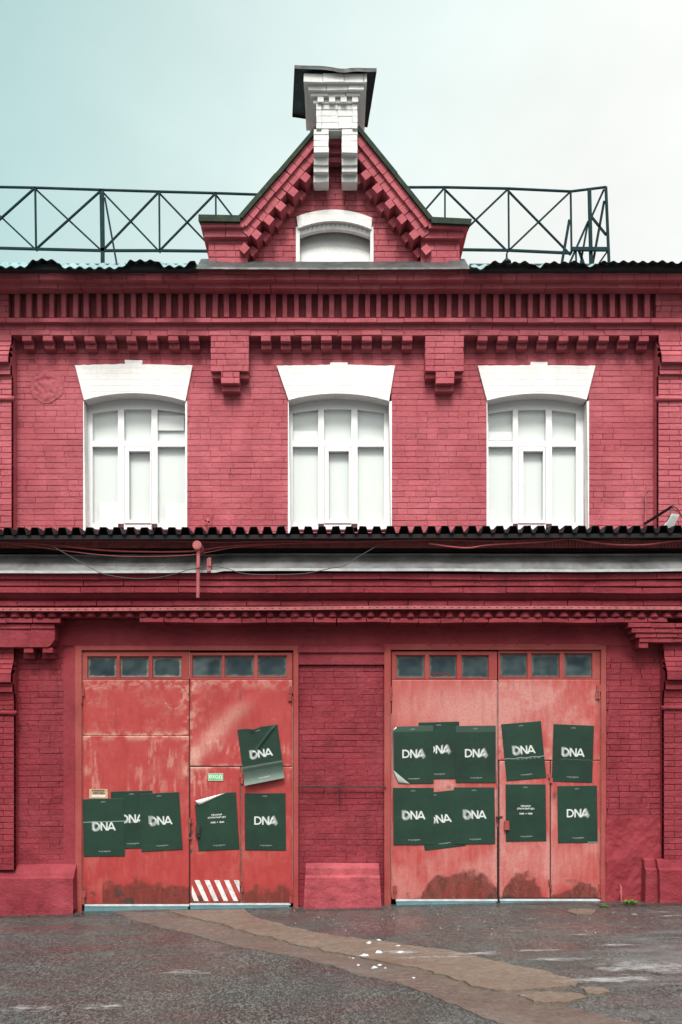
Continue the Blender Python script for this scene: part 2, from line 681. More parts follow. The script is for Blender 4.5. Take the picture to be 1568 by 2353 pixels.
def gate_paint(name, base, base2, scuff):
    k = M(name)
    w = k.attr('wear').outputs['Color']
    sp = k.n('ShaderNodeSeparateColor')
    k.l(w, sp.inputs[0])
    fine = k.noise(38, 6, rough=.7)
    mid = k.noise(9, 6, (1, 1, .45), rough=.65, off=2)
    c = k.mix(k.rng(mid, .35, .7), base, base2)
    s = k.math('MULTIPLY', sp.outputs[0], k.rng(fine, .28, .58, .45, 1.0))
    c = k.mix(s, c, scuff)
    dk = k.rng(k.noise(16, 6, (1, 1, .2), off=7), .55, .8, 0, .4)
    c = k.mix(dk, c, tuple(x * .55 for x in base))
    rustc = k.mix(k.rng(k.noise(26, 5, rough=.7, off=6), .38, .62), (.135, .018, .012), (.075, .020, .011))
    rf = k.math('MULTIPLY', sp.outputs[1], k.rng(k.noise(30, 5, rough=.75, off=8), .25, .5, .55, 1.0))
    c = k.mix(rf, c, rustc)
    c = k.mix(sp.outputs[2], c, (.035, .025, .02))
    k.col(c)
    k.rough(k.rng(fine, .3, .7, .42, .62))
    k.bump(k.math('ADD', k.noise(26, 5, off=3), k.math('MULTIPLY', rf, .6)), .22, .008)
    return k.m


MAT['gate_red'] = gate_paint('scuffed_red_gate_paint', (.315, .027, .026), (.365, .044, .040), (.52, .27, .215))
MAT['gate_faded'] = gate_paint('faded_pinkish_gate_paint', (.345, .036, .032), (.39, .060, .053), (.48, .215, .19))


def poster_mat():
    k = M('green_printed_poster')
    w = k.attr('print').outputs['Color']
    sp = k.n('ShaderNodeSeparateColor')
    k.l(w, sp.inputs[0])
    c = k.mix(k.rng(k.noise(2.4, 4), .35, .7), (.008, .024, .017), (.011, .043, .025))
    c = k.mix(k.rng(k.noise(70, 3), .35, .8, 0, .35), c, (.016, .036, .026))
    oi = k.n('ShaderNodeObjectInfo')
    c = k.mix(k.rng(oi.outputs['Random'], 0, 1, 0, .45), c, (.013, .042, .027))
    c = k.mix(k.rng(k.noise(3.2, 6, rough=.7, off=5), .56, .74, 0, .35), c, (.022, .054, .037))
    c = k.mix(sp.outputs[1], c, (.28, .36, .32))
    c = k.mix(sp.outputs[0], c, (.56, .60, .575))
    k.col(c)
    k.rough(.5)
    k.p.inputs['Specular IOR Level'].default_value = .3
    k.bump(k.noise(7, 5, off=2), .3, .015)
    return k.m


MAT['poster'] = poster_mat()


def asphalt():
    k = M('wet_grey_asphalt')
    vo = k.n('ShaderNodeTexVoronoi')
    vo.inputs['Scale'].default_value = 1
    vm = k.n('ShaderNodeMapping')
    vm.inputs['Scale'].default_value = (80, 40, 1)
    k.l(k.pos, vm.inputs[0])
    k.l(vm.outputs[0], vo.inputs['Vector'])
    sepc = k.n('ShaderNodeSeparateColor')
    k.l(vo.outputs['Color'], sepc.inputs[0])
    vo2 = k.n('ShaderNodeTexVoronoi')
    vo2.inputs['Scale'].default_value = 2.1
    k.l(vm.outputs[0], vo2.inputs['Vector'])
    sep2 = k.n('ShaderNodeSeparateColor')
    k.l(vo2.outputs['Color'], sep2.inputs[0])
    big = k.noise(.9, 5, (1, .55, 1), rough=.55)
    mid = k.noise(2.3, 6, (1, .6, 1), rough=.6, off=4)
    base = k.mix(k.rng(big, .38, .62), (.021, .022, .0205), (.036, .037, .034))
    speck = k.math('MULTIPLY', k.rng(sepc.outputs[0], .40, .92), k.rng(mid, .34, .62, .45, 1.0))
    c = k.mix(k.math('MULTIPLY', speck, .8), base, (.145, .152, .145))
    c = k.mix(k.rng(sep2.outputs[1], .6, 1, 0, .7), c, (.11, .11, .107))
    c = k.mix(k.rng(sep2.outputs[0], .6, 1, 0, .5), c, (.018, .017, .017))
    brown = k.rng(k.noise(1.1, 5, (1, .9, 1), rough=.6, off=8), .57, .74, 0, .4)
    c = k.mix(brown, c, (.036, .024, .021))
    pale = k.rng(k.noise(1.3, 7, (.8, 2.0, 1), rough=.65, off=15), .62, .74, 0, .4)
    # wet reflections and icy slush put into the colour towards the right of the yard
    sx_ = k.n('ShaderNodeSeparateXYZ')
    k.l(k.pos, sx_.inputs[0])
    side = k.rng(sx_.outputs['X'], .6, 3.0, 0.30, 1.0)
    c = k.mix(k.math('MULTIPLY', pale, side), c, (.17, .18, .18))
    slush = k.math('MULTIPLY', k.rng(k.noise(1.7, 7, (.7, 2.0, 1), rough=.7, off=21), .42, .62, 0, .5), k.rng(sx_.outputs['X'], 1.2, 3.2))
    slush = k.math('MULTIPLY', slush, k.rng(sx_.outputs['Y'], -1.1, -2.2))
    c = k.mix(slush, c, (.17, .18, .175))
    k.col(c)
    k.rough(k.rng(k.noise(.9, 5, (1, 2.4, 1), off=11), .36, .64, .18, .60))
    k.p.inputs['Specular IOR Level'].default_value = .36
    h = k.math('ADD', k.math('MULTIPLY', vo.outputs['Distance'], -.5), k.noise(20, 4))
    k.bump(h, .3, .010)
    return k.m


MAT['asphalt'] = asphalt()


def concrete(name, c1, c2, c3, rough0):
    k = M(name)
    c = k.mix(k.rng(k.noise(1.6, 7, (1, 2, 1), rough=.65), .36, .66), c1, c2)
    c = k.mix(k.rng(k.noise(14, 6, (1, 1.6, 1), rough=.75), .42, .68, 0, .75), c, c3)
    c = k.mix(k.rng(k.noise(22, 6, (1, 1.6, 1), rough=.8, off=13), .52, .75, 0, .6), c, tuple(min(1, q * 1.7) for q in c2))
    c = k.mix(k.rng(k.noise(3.1, 6, (.6, 3, 1), rough=.7, off=6), .55, .75, 0, .55), c, (.125, .048, .03))
    sp = k.n('ShaderNodeTexVoronoi')
    sp.inputs['Scale'].default_value = 90
    k.l(k.pos, sp.inputs['Vector'])
    s2 = k.n('ShaderNodeSeparateColor')
    k.l(sp.outputs['Color'], s2.inputs[0])
    c = k.mix(k.rng(s2.outputs[0], .7, 1, 0, .35), c, (.07, .06, .055))
    k.col(c)
    k.rough(k.rng(k.noise(1.2, 4, off=3), .35, .65, rough0, rough0 + .35))
    k.bump(k.math('ADD', k.noise(24, 6, rough=.75), k.math('MULTIPLY', k.noise(5, 4, off=2), 2.0)), .9, .02)
    return k.m


MAT['conc'] = concrete('worn_tan_concrete', (.140, .102, .077), (.180, .135, .104), (.075, .054, .041), .42)
MAT['conc_wet'] = concrete('damp_brown_concrete', (.10, .078, .066), (.145, .112, .095), (.062, .048, .041), .26)


def thin_snow():
    k = M('thin_slush')
    w = k.attr('wear').outputs['Color']
    sp = k.n('ShaderNodeSeparateColor')
    k.l(w, sp.inputs[0])
    n1 = k.noise(14, 6, (.7, 1.6, 1), rough=.7)
    a = k.rng(k.math('ADD', sp.outputs[0], k.math('MULTIPLY', k.math('SUBTRACT', n1, .5), 2.4)), .35, 1.3, 0, .55)
    k.col((.46, .48, .49))
    k.rough(.5)
    tr = k.n('ShaderNodeBsdfTransparent')
    ms = k.n('ShaderNodeMixShader')
    k.l(a, ms.inputs[0])
    k.l(tr.outputs[0], ms.inputs[1])
    k.l(k.p.outputs[0], ms.inputs[2])
    k.l(ms.outputs[0], k.out.inputs[0])
    return k.m


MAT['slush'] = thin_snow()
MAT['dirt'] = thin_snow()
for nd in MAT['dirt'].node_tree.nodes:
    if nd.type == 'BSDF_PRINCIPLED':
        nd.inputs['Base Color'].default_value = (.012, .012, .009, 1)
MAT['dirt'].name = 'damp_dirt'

# ------------------------------------------------------------------ ground
def axis(lo, hi, step, far):
    a = list(np.arange(lo, hi + 1e-6, step))
    ext = [8, 20, 60, 150, far]
    return [lo - e for e in ext[::-1]] + a + [hi + e for e in ext]


xs = axis(-9, 9, .12, 400)
ys = axis(-12, 1.0, .12, 400)
gp = np.zeros((len(ys), len(xs), 3))
for i, y in enumerate(ys):
    for k_, x in enumerate(xs):
        near = 1.0 if (abs(x) < 9 and -9 < y < -.3) else 0.0
        gp[i, k_] = (x, y, gz(x) + near * .006 * N(x, y, 0, 1.3))
tag(grid_obj('asphalt_ground', gp, MAT['asphalt']), kind='structure')


def ground_sheet(name, pts, lift, thick, mat, seed=0, jit=.012):
    """irregular slab on the yard; pts are its outline in the photograph"""
    P = [Vector(G(a, b)) for a, b in pts]
    out = []
    rnd = random.Random(seed)
    n = len(P)
    for i in range(n):
        a, b = P[i], P[(i + 1) % n]
        m = max(2, int((b - a).length / .035))
        for s in range(m):
            q = a.lerp(b, s / m)
            d = N(q.x, q.y, seed, 3) * jit * 3 + N(q.x, q.y, seed + 4, 11) * jit * 2.2 + N(q.x, q.y, seed + 4, 30) * jit + rnd.uniform(-jit, jit) * .35
            out.append(Vector((q.x + d * .8, q.y + d, gz(q.x))))
    mb = MB()
    k = len(out)
    top = [(p.x, p.y, p.z + lift + thick) for p in out]
    bot = [(p.x, p.y, p.z + lift - .03) for p in out]
    mb.add(top + bot, [tuple(range(k))] + [(i, (i + 1) % k, k + (i + 1) % k, k + i) for i in range(k)])
    o = mb.build(name, mat)
    return tag(o, kind='structure')


def Q(l):
    return [(x, 2021 + y) for x, y in l]


mid_edge = [(385, 76), (440, 92), (500, 104), (560, 124), (640, 142), (690, 156), (750, 170), (830, 182), (900, 198), (980, 215), (1040, 235), (1090, 248), (1160, 262)]
ground_sheet('damp_concrete_path', Q([(258, 74), (385, 66), (440, 80), (520, 92), (640, 128), (760, 160), (900, 188), (1040, 222), (1150, 252), (1240, 262), (1270, 285), (1350, 306), (1450, 330), (1560, 352), (1640, 380),
                                      (1350, 380), (1160, 331), (1090, 310), (1040, 290), (970, 258), (900, 236), (830, 222), (760, 200), (690, 182), (600, 166), (520, 150), (440, 128), (360, 108), (300, 94)]), .008, 0, MAT['conc_wet'], 3)
ground_sheet('concrete_slab', Q(mid_edge + [(1240, 258), (1325, 250), (1330, 240), (1240, 215), (1130, 192), (1060, 172), (960, 160), (880, 148), (780, 135), (700, 122), (650, 110), (590, 92), (560, 73)][0:]), .008, .016, MAT['conc'], 5)
ground_sheet('concrete_fragment', Q([(1190, 270), (1260, 264), (1330, 268), (1350, 276), (1290, 290), (1235, 288)]), .010, .010, MAT['conc'], 8)
ground_sheet('concrete_chip', Q([(1338, 258), (1352, 251), (1390, 254), (1402, 262), (1370, 268), (1345, 266)]), .006, .010, MAT['conc'], 9)
ground_sheet('concrete_patch', Q([(1305, 76), (1312, 70), (1345, 69), (1372, 73), (1360, 82), (1325, 83)]), .006, .006, MAT['conc'], 12)

# ------------------------------------------------------------------ the building
B = empty('brick_building', (0, 4, 0), 'red painted two storey brick workshop with white windows, corniced gable and white chimney', 'building')
XL, XR = -7.6, 7.6
YU, YL = .22, .0          # upper and lower wall faces
Z_MID = WZ(1224, 0)

# ---- lower wall core around the two gates
GL = dict(x0=171.5, x1=686, top=1484, bot=2096)
GR = dict(x0=883.6, x1=1393.5, top=1480, bot=2090)
YG = .03
mb = MB()
lw = lambda p: WX(p, YL)
zt = WZ(1230, 0)
yb, yk = YL + .012, YL + .42
for a, b, yq in ((XL, lw(172), yb), (lw(685.5), lw(884), .05), (lw(1393), XR, yb)):
    mb.box(a, b, yq, yk, -.4, zt)
mb.box(lw(172), lw(685.5), yb, yk, WZ(1484, 0), zt)
mb.box(lw(884), lw(1393), yb, yk, WZ(1480, 0), zt)
# side and back walls of the block
mb.box(XL - .02, XL + .35, yk, 8.5, -.4, 8.0)
mb.box(XR - .35, XR + .02, yk, 8.5, -.4, 8.0)
mb.box(XL, XR, 8.2, 8.52, -.4, 8.0)
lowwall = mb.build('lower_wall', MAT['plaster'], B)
mb = MB()
random.seed(21)
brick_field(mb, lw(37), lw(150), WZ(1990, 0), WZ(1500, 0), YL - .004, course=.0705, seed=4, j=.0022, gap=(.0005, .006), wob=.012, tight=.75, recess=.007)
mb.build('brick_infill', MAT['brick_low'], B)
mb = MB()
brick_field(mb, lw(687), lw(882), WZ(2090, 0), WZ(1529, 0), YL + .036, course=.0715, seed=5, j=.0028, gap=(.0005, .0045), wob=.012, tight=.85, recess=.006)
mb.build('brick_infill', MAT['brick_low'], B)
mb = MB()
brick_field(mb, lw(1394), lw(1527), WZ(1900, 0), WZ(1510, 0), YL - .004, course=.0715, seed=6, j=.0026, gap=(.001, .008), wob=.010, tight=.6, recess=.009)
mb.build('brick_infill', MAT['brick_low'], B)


def plaster_skin(px0, px1, py0, py1, Y, amp, seed, nx=90, nz=60, hole=None):
    P = np.zeros((nz, nx, 3))
    x0, x1, z0, z1 = WX(px0, Y), WX(px1, Y), WZ(py1, Y), WZ(py0, Y)
    f = fbm(nz, nx, 5, 5, seed, (x1 - x0) / max(.1, z1 - z0))
    g = fbm(nz, nx, 18, 3, seed + 1, (x1 - x0) / max(.1, z1 - z0))
    for i in range(nz):
        for k in range(nx):
            P[i, k] = (x0 + (x1 - x0) * k / (nx - 1), Y - amp * (f[i, k] - .4) - amp * .35 * (g[i, k] - .5), z0 + (z1 - z0) * i / (nz - 1))
    return grid_obj('plaster_skin', P, MAT['plaster'], B)


plaster_skin(20, 1540, 1425, 1484, YL + .004, .022, 31, 300, 30)
plaster_skin(146, 172, 1490, 2000, YL - .006, .016, 32, 16, 110)
plaster_skin(1393, 1530, 1880, 2092, YL - .012, .05, 33, 60, 80)
# shallow band and drip ledges on the pier between the gates
mb = MB()
mb.pbox(686.5, 883.5, 1484, 1499, YL - .022, YL + .06)
mb.pbox(686.5, 883.5, 1499.5, 1527, YL + .004, YL + .06)
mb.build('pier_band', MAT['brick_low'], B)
mb = MB()
z = WZ(1808, -.03)
mb.tube([(WX(686, -.03) + i * (WX(888, -.03) - WX(686, -.03)) / 20, -.012 - .008, z + .004 * N(i, 2, 1, .5)) for i in range(21)], .008, 6)
mb.tube([W(780, 1809, -.03), W(781, 1830, -.025), W(780, 1852, -.02)], .005, 6)
mb.build('drip_rod', MAT['iron'], B)

# ---- plinths (sloped caps)
def plinth(px0, px1, rows, name='plinth', seed=0, inset=0.0, mat='brick_low'):
    """rows: (py, Y) of the profile from the top down; px at the bottom row's depth; narrower by `inset` px at the top"""
    mb = MB()
    Yb = rows[-1][1]
    xa, xb = WX(px0, Yb), WX(px1, Yb)
    n = 40
    pts = [(y, WZ(p, y)) for p, y in rows]
    dense = []
    for (a, b) in zip(pts[:-1], pts[1:]):
        m = max(1, int(abs(a[1] - b[1]) / .025))
        for s in range(m):
            dense.append((a[0] + (b[0] - a[0]) * s / m, a[1] + (b[1] - a[1]) * s / m))
    dense.append(pts[-1])
    ins = inset * 10 / FOC
    vs, fs = [], []
    h = len(dense)
    for i, (y, z) in enumerate(dense):
        q = ins * (1 - i / (h - 1))
        for k in range(n + 1):
            x = xa + q + (xb - xa - 2 * q) * k / n
            d = .010 * N(x * 2, seed, z * 2.2) + .008 * N(x * 6, seed, z * 9)
            vs.append((x, y + d, z + .008 * N(x * 3, seed, z * 4)))
    for i in range(h - 1):
        for k in range(n):
            a = i * (n + 1) + k
            fs.append((a, a + 1, a + n + 2, a + n + 1))
    mb.add(vs, fs)
    for k0 in (0, n):          # end cheeks
        ring = [vs[i * (n + 1) + k0] for i in range(h)]
        x = ring[0][0]
        m = len(ring)
        back = [(p[0], .03, p[2]) for p in ring]
        mb.add(ring + back, [(i, i + 1, m + i + 1, m + i) for i in range(m - 1)])
    # skirt into the ground
    bot = vs[(h - 1) * (n + 1):]
    mb.add([*bot, *[(p[0], p[1], -.3) for p in bot]], [(k, k + 1, n + 2 + k, n + 1 + k) for k in range(n)])
    return mb.build(name, MAT[mat], B)


plinth(698, 877, [(1983, .0), (1984, -.02), (1996, -.07), (2011, -.085), (2012, -.10), (2017, -.125), (2085, -.155)], 'buttress_block', 3, 5, 'block')
plinth(-760, 168, [(1986, -.01), (1989, -.03), (2008, -.10), (2014, -.11), (2015, -.12), (2019, -.15), (2093, -.17)], 'plinth', 4, 2)
plinth(1518, 2300, [(1974, -.10), (1978, -.15), (1994, -.17), (1997, -.20), (2001, -.22), (2092, -.24)], 'plinth', 5, 0)
plinth(1484, 1519, [(1972, -.03), (1978, -.09), (1995, -.11), (1997, -.13), (2000, -.15), (2090, -.17)], 'guard_block', 6, 3)

# ---- pilasters: brick shafts, corbelled shoulders and a round moulding
def pil_profile(rows, Yback):
    """rows: (py, Y)"""
    pts = [(y, WZ(p, y)) for p, y in rows]
    return [(Yback, pts[0][1])] + pts + [(Yback, pts[-1][1])]


def courses_on(mb, rows, xa, xb, ch=.0735, seed=0, low=False):
    """brick faces following a front profile (top to bottom), soffits left open to the core"""
    rnd = random.Random(seed)
    pts = [(y, WZ(p, y)) for p, y in rows]
    for (y0, z0), (y1, z1) in zip(pts[:-1], pts[1:]):
        hgt = z0 - z1
        if hgt < .02:
            continue
        n = max(1, round(hgt / ch))
        for i in range(n):
            za = z0 - hgt * i / n
            zb_ = z0 - hgt * (i + 1) / n
            ya, yb_ = y0 + (y1 - y0) * i / n, y0 + (y1 - y0) * (i + 1) / n
            inner = xb if xb < 0 else xa
            step = .262
            x = inner
            first = True
            sgn = -1 if xb < 0 else 1
            lim = xa if xb < 0 else xb
            while (x - lim) * sgn < 0:
                L = step * (.5 if (first and i % 2) else 1) * rnd.uniform(.95, 1.04)
                first = False
                x2 = x + sgn * L
                if (x2 - lim) * sgn > 0:
                    x2 = lim
                a, b = min(x, x2), max(x, x2)
                g = rnd.uniform(.001, .004)
                gg = rnd.uniform(.001, .0045)
                mb.tone = rnd.random()
                bev = .004
                jj = lambda: rnd.uniform(-.002, .002)
                xe0, xe1 = (a + (0 if a == inner else g)), (b - (0 if b == inner else g))
                vs = [(xe0, y1 + .05, zb_ + gg), (xe1, y1 + .05, zb_ + gg), (xe1, y0 + .05, za - gg), (xe0, y0 + .05, za - gg),
                      (xe0, yb_ - .008 + jj(), zb_ + gg), (xe1, yb_ - .008 + jj(), zb_ + gg), (xe1, ya - .008 + jj(), za - gg), (xe0, ya - .008 + jj(), za - gg)]
                vs2 = [(vs[4][0] + bev, vs[4][1] - bev, vs[4][2] + bev), (vs[5][0] - bev, vs[5][1] - bev, vs[5][2] + bev),
                       (vs[6][0] - bev, vs[6][1] - bev, vs[6][2] - bev), (vs[7][0] + bev, vs[7][1] - bev, vs[7][2] - bev)]
                fs = []
                for q in range(4):
                    r = (q + 1) % 4
                    fs.append((q, r, 4 + r, 4 + q))
                    fs.append((4 + q, 4 + r, 8 + r, 8 + q))
                fs.append((8, 9, 10, 11))
                mb.add(vs + vs2, fs)
                x = x2


def pilaster(rows, xa, xb, Yback, mat, torus, seed):
    mb = MB()
    mb.profile(pil_profile(rows, Yback), xa, xb)
    courses_on(mb, rows, xa, xb, seed=seed)
    o = mb.build('pilaster', mat, B)
    tp, ty = torus
    m2 = MB()
    z = WZ(tp, ty)
    inner = xb if xb < 0 else xa
    far = xa if xb < 0 else xb
    sg = 1 if xb < 0 else -1
    pts = [(far + (inner + sg * .035 - far) * i / 24, ty + .01, z + .004 * N(i, seed, 0, .4)) for i in range(25)]
    m2.tube(pts, .030, 10)
    r = m2.build('round_moulding', mat, o, smooth=True)
    return o


up_rows = [(769, .05), (785, .05), (817, -.045), (833, -.05), (834.5, .00), (836, .015), (850, .015), (861, .015), (862, .05), (883, .055), (908, .055), (1240, .055)]
xin_l, xin_r = WX(27, .055), WX(1513.5, .055)
pilaster(up_rows, XL, xin_l, .24, MAT['brick'], (915, .03), 1)
pilaster(up_rows, xin_r, XR, .24, MAT['brick'], (916, .03), 2)
lo_rows = [(1486, -.12), (1515, -.125), (1549, -.215), (1569, -.22), (1571, -.18), (1578, -.17), (1591, -.17), (1592, -.14), (1610, -.12), (1632, -.12), (2000, -.12)]
xin_l2, xin_r2 = WX(32.5, -.12), WX(1526, -.12)
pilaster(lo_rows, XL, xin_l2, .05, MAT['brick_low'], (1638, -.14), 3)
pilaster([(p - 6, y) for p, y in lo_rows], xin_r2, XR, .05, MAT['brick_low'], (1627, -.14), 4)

# ---- corbels that carry the lower cornice at both ends
def low_corbel(left):
    mb = MB()
    random.seed(51 if left else 52)
    if left:
        course(mb, XL, WX(139, -.25), WZ(1431.5, -.25), WZ(1421, -.25), -.25, .02, seed=61, bl=.34, gap=.010)
        course(mb, XL, WX(125, -.22), WZ(1444.5, -.22), WZ(1434, -.22), -.22, .02, seed=62, bl=.4, gap=.008)
        mb.tone = .4
        mb.pprism([(-900, 1487), (109, 1487), (115, 1484), (126, 1469), (126, 1445), (-900, 1445)], -.205, .02)
        for a, b in ((55, 76), (98, 121)):
            mb.tone = .6
            mb.pbox(a, b, 1488.5, 1499.5, -.19, .02)
            mb.pbox(a - 1, b + 3, 1500, 1513, -.10, .02)
    else:
        course(mb, WX(1445, -.25), XR, WZ(1442, -.25), WZ(1432, -.25), -.25, .02, seed=63, bl=.3, gap=.010)
        course(mb, WX(1452, -.235), XR, WZ(1454, -.235), WZ(1443, -.235), -.235, .02, seed=64, bl=.3, gap=.008)
        course(mb, WX(1462, -.22), XR, WZ(1465, -.22), WZ(1455, -.22), -.22, .02, seed=65, bl=.27, gap=.008)
        course(mb, WX(1470, -.205), XR, WZ(1476, -.205), WZ(1466, -.205), -.205, .02, seed=66, bl=.5, gap=.008)
        mb.tone = .6
        mb.pbox(1469, 1490, 1477, 1488.5, -.19, .02)
        mb.pbox(1526, 2200, 1477, 1492, -.13, .02)
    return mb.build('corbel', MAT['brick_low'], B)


low_corbel(True)
low_corbel(False)

# ---- lower cornice
mb = MB()
random.seed(33)
core = [(.05, WZ(1421, .0)), (-.20, WZ(1421, -.20)), (-.20, WZ(1394, -.2)), (-.25, WZ(1393, -.25)), (-.25, WZ(1380, -.25)), (-.34, WZ(1366, -.34)), (-.34, WZ(1318, -.34)), (.05, WZ(1300, .0))]
mb.profile(core, XL, XR)
mb.tone = .5
course(mb, WX(320, -.25), WX(1535, -.25), WZ(1430.5, -.25), WZ(1420, -.25), -.25, .0, seed=71, bl=.33, gap=.012, wob=.012)
course(mb, XL, XR, WZ(1392, -.29), WZ(1381, -.29), -.29, -.1, seed=72, bl=.5, gap=.010, wob=.010)
course(mb, XL, XR, WZ(1362, -.37), WZ(1349, -.37), -.37, -.1, seed=73, bl=.6, gap=.004, wob=.014)
course(mb, XL, XR, WZ(1347, -.375), WZ(1333, -.375), -.375, -.1, seed=74, bl=.6, gap=.004, wob=.014)
course(mb, XL, XR, WZ(1331, -.40), WZ(1317, -.40), -.40, -.1, seed=75, bl=.7, gap=.004, wob=.012)
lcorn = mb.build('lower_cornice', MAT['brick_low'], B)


def bump_mesh(k):
    mb = MB()
    n = 7
    vs, fs = [], []
    rows = [(0, .060, .046), (.35, .054, .044), (.75, .042, .036), (1.0, .030, .024)]
    Hh = .082
    for (t, hw, d) in rows:
        for i in range(n):
            a = math.pi * i / (n - 1)
            vs.append((-hw * math.cos(a), -d * math.sin(a), t * Hh))
    for r in range(len(rows) - 1):
        for i in range(n - 1):
            a = r * n + i
            fs.append((a, a + 1, a + n + 1, a + n))
    fs.append(tuple(range(n))[::-1])
    fs.append(tuple((len(rows) - 1) * n + i for i in range(n)))
    mb.add(vs, fs)
    return mb


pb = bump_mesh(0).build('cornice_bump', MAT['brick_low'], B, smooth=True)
rb = random.Random(4)
k0 = 0
px = 8.0
while px < 1568:
    o = pb if k0 == 0 else pb.copy()
    if k0:
        COL.objects.link(o)
        o.parent = B
        o.matrix_parent_inverse = pinv(B)
    o.location = (WX(px, -.22), -.225, WZ(1421 + rb.uniform(-1, 1), -.22) + .006)
    o.scale = (rb.uniform(.85, 1.15), rb.uniform(.9, 1.1), rb.uniform(.9, 1.08))
    px += 29.4 + rb.uniform(-1.5, 1.5)
    k0 += 1

# perforated metal strip in front of the bumps
mb = MB()
Ys = -.305
zc = lambda x: WZ(1398, Ys) + .012 * math.sin(x * .55 + .6) + .004 * N(x, 0, 0, .8)
n = 60
for i in range(n):
    xa, xb = XL + (XR - XL) * i / n, XL + (XR - XL) * (i + 1) / n
    za, zb_ = zc(xa), zc(xb)
    mb.hexa([(xa, Ys, za - .020), (xb, Ys, zb_ - .020), (xb, Ys, zb_ + .020), (xa, Ys, za + .020),
             (xa, Ys + .07, za - .020), (xb, Ys + .07, zb_ - .020), (xb, Ys + .07, zb_ + .020), (xa, Ys + .07, za + .020)])
strip = mb.build('metal_angle', MAT['pipe'], B)
px = -10.0
while px < 1580:
    x = WX(px, Ys)
    mb = MB()
    mb.box(x - .011, x + .011, Ys - .002, Ys + .01, zc(x) - .005, zc(x) + .004)
    mb.build('slot', MAT['dark'], strip)
    px += 17.2

# ---- flashing on the lower cornice
mb = MB()
n = 150
rows = []
for i in range(n + 1):
    x = XL + (XR - XL) * i / n
    px = VPX + x * FOC / 9.5
    dip = .018 * N(x, 5, 0, .35) + .006 * N(x, 5, 0, 1.7) + (-.012 if px < 500 else 0.006)
    zb_ = WZ(1314, -.44) + dip
    zm = WZ(1309.5, -.425) + dip
    ztp = WZ(1277, -.24) + dip * .5
    zmid = (zm + ztp) / 2 + .006 * N(x, 9, 1, 2.0)
    rows.append([(x, -.44, zb_), (x, -.435, zm), (x, -.34, zmid), (x, -.24, ztp), (x, -.236, ztp + .022)])
vs = [p for r in rows for p in r]
for i in range(n):
    for k in range(4):
        a = i * 5 + k
        mb.f.append([a, a + 1, a + 6, a + 5])
        mb.t.append(.5)
mb.v = vs
fl = mb.build('flashing', MAT['zinc'], B)
mb = MB()
for i in range(n):
    a, b = rows[i], rows[i + 1]
    mb.hexa([(a[0][0], -.450, a[0][2] - .004), (b[0][0], -.450, b[0][2] - .004), (b[0][0], -.448, b[1][2]), (a[0][0], -.448, a[1][2]),
             (a[0][0], -.441, a[0][2] - .004), (b[0][0], -.441, b[0][2] - .004), (b[0][0], -.4365, b[1][2]), (a[0][0], -.4365, a[1][2])])
mb.build('drip_edge', MAT['zinc_edge'], fl)

# ---- canopy: corrugated lean-to roof over the lower storey
Ye = -.56
pitch = 31.45 * (DIST + Ye) / FOC
x0c = WX(17, Ye)
prof = []
i0 = int((XL - x0c) / pitch) - 1
k = i0
hz = 15.5 * (DIST + Ye) / FOC
while x0c + k * pitch < XR:
    xc = x0c + k * pitch + .004 * N(k, 0, 0, .7)
    w2, b2 = .037, .062
    prof += [(xc - pitch / 2, 0), (xc - b2, 0), (xc - w2, hz), (xc + w2, hz), (xc + b2, 0)]
    k += 1
zv = lambda x: WZ(1225.5, Ye) + .010 * math.sin(x * .42) + .004 * N(x, 7, 0, 1.1)
depth = [(Ye, 0.0), (-.30, .022), (.0, .052), (YU + .02, .075)]
P = np.zeros((len(depth), len(prof), 3))
for i, (y, dz) in enumerate(depth):
    for k, (x, h) in enumerate(prof):
        P[i, k] = (x, y, zv(x) + dz + h * (1 + .10 * N(x, 3, 2, 9)))
cano = grid_obj('canopy_roof', P, MAT['canopy'], B, smooth=False, thick=.007)
n = 80                   # battens below the sheets
for (y0, y1, d0, d1) in ((-.53, -.47, -.052, -.004), (-.10, -.05, -.10, -.004)):
    mb = MB()
    for i in range(n):
        xa, xb = XL + (XR - XL) * i / n, XL + (XR - XL) * (i + 1) / n
        mb.hexa([(xa, y0, zv(xa) + d0), (xb, y0, zv(xb) + d0), (xb, y0, zv(xb) + d1), (xa, y0, zv(xa) + d1),
                 (xa, y1, zv(xa) + d0), (xb, y1, zv(xb) + d0), (xb, y1, zv(xb) + d1), (xa, y1, zv(xa) + d1)])
    mb.build('batten', MAT['canopy'], cano)
mb = MB()        # ribbed reddish board in the gap
z0, z1 = WZ(1259, -.16), WZ(1241, -.16)
x = XL
while x < XR:
    mb.box(x, x + .03, -.16, -.13, z0, z1)
    mb.box(x + .03, x + .042, -.15, -.13, z0, z1)
    x += .042
mb.build('ribbed_board', MAT['pipe'], cano)

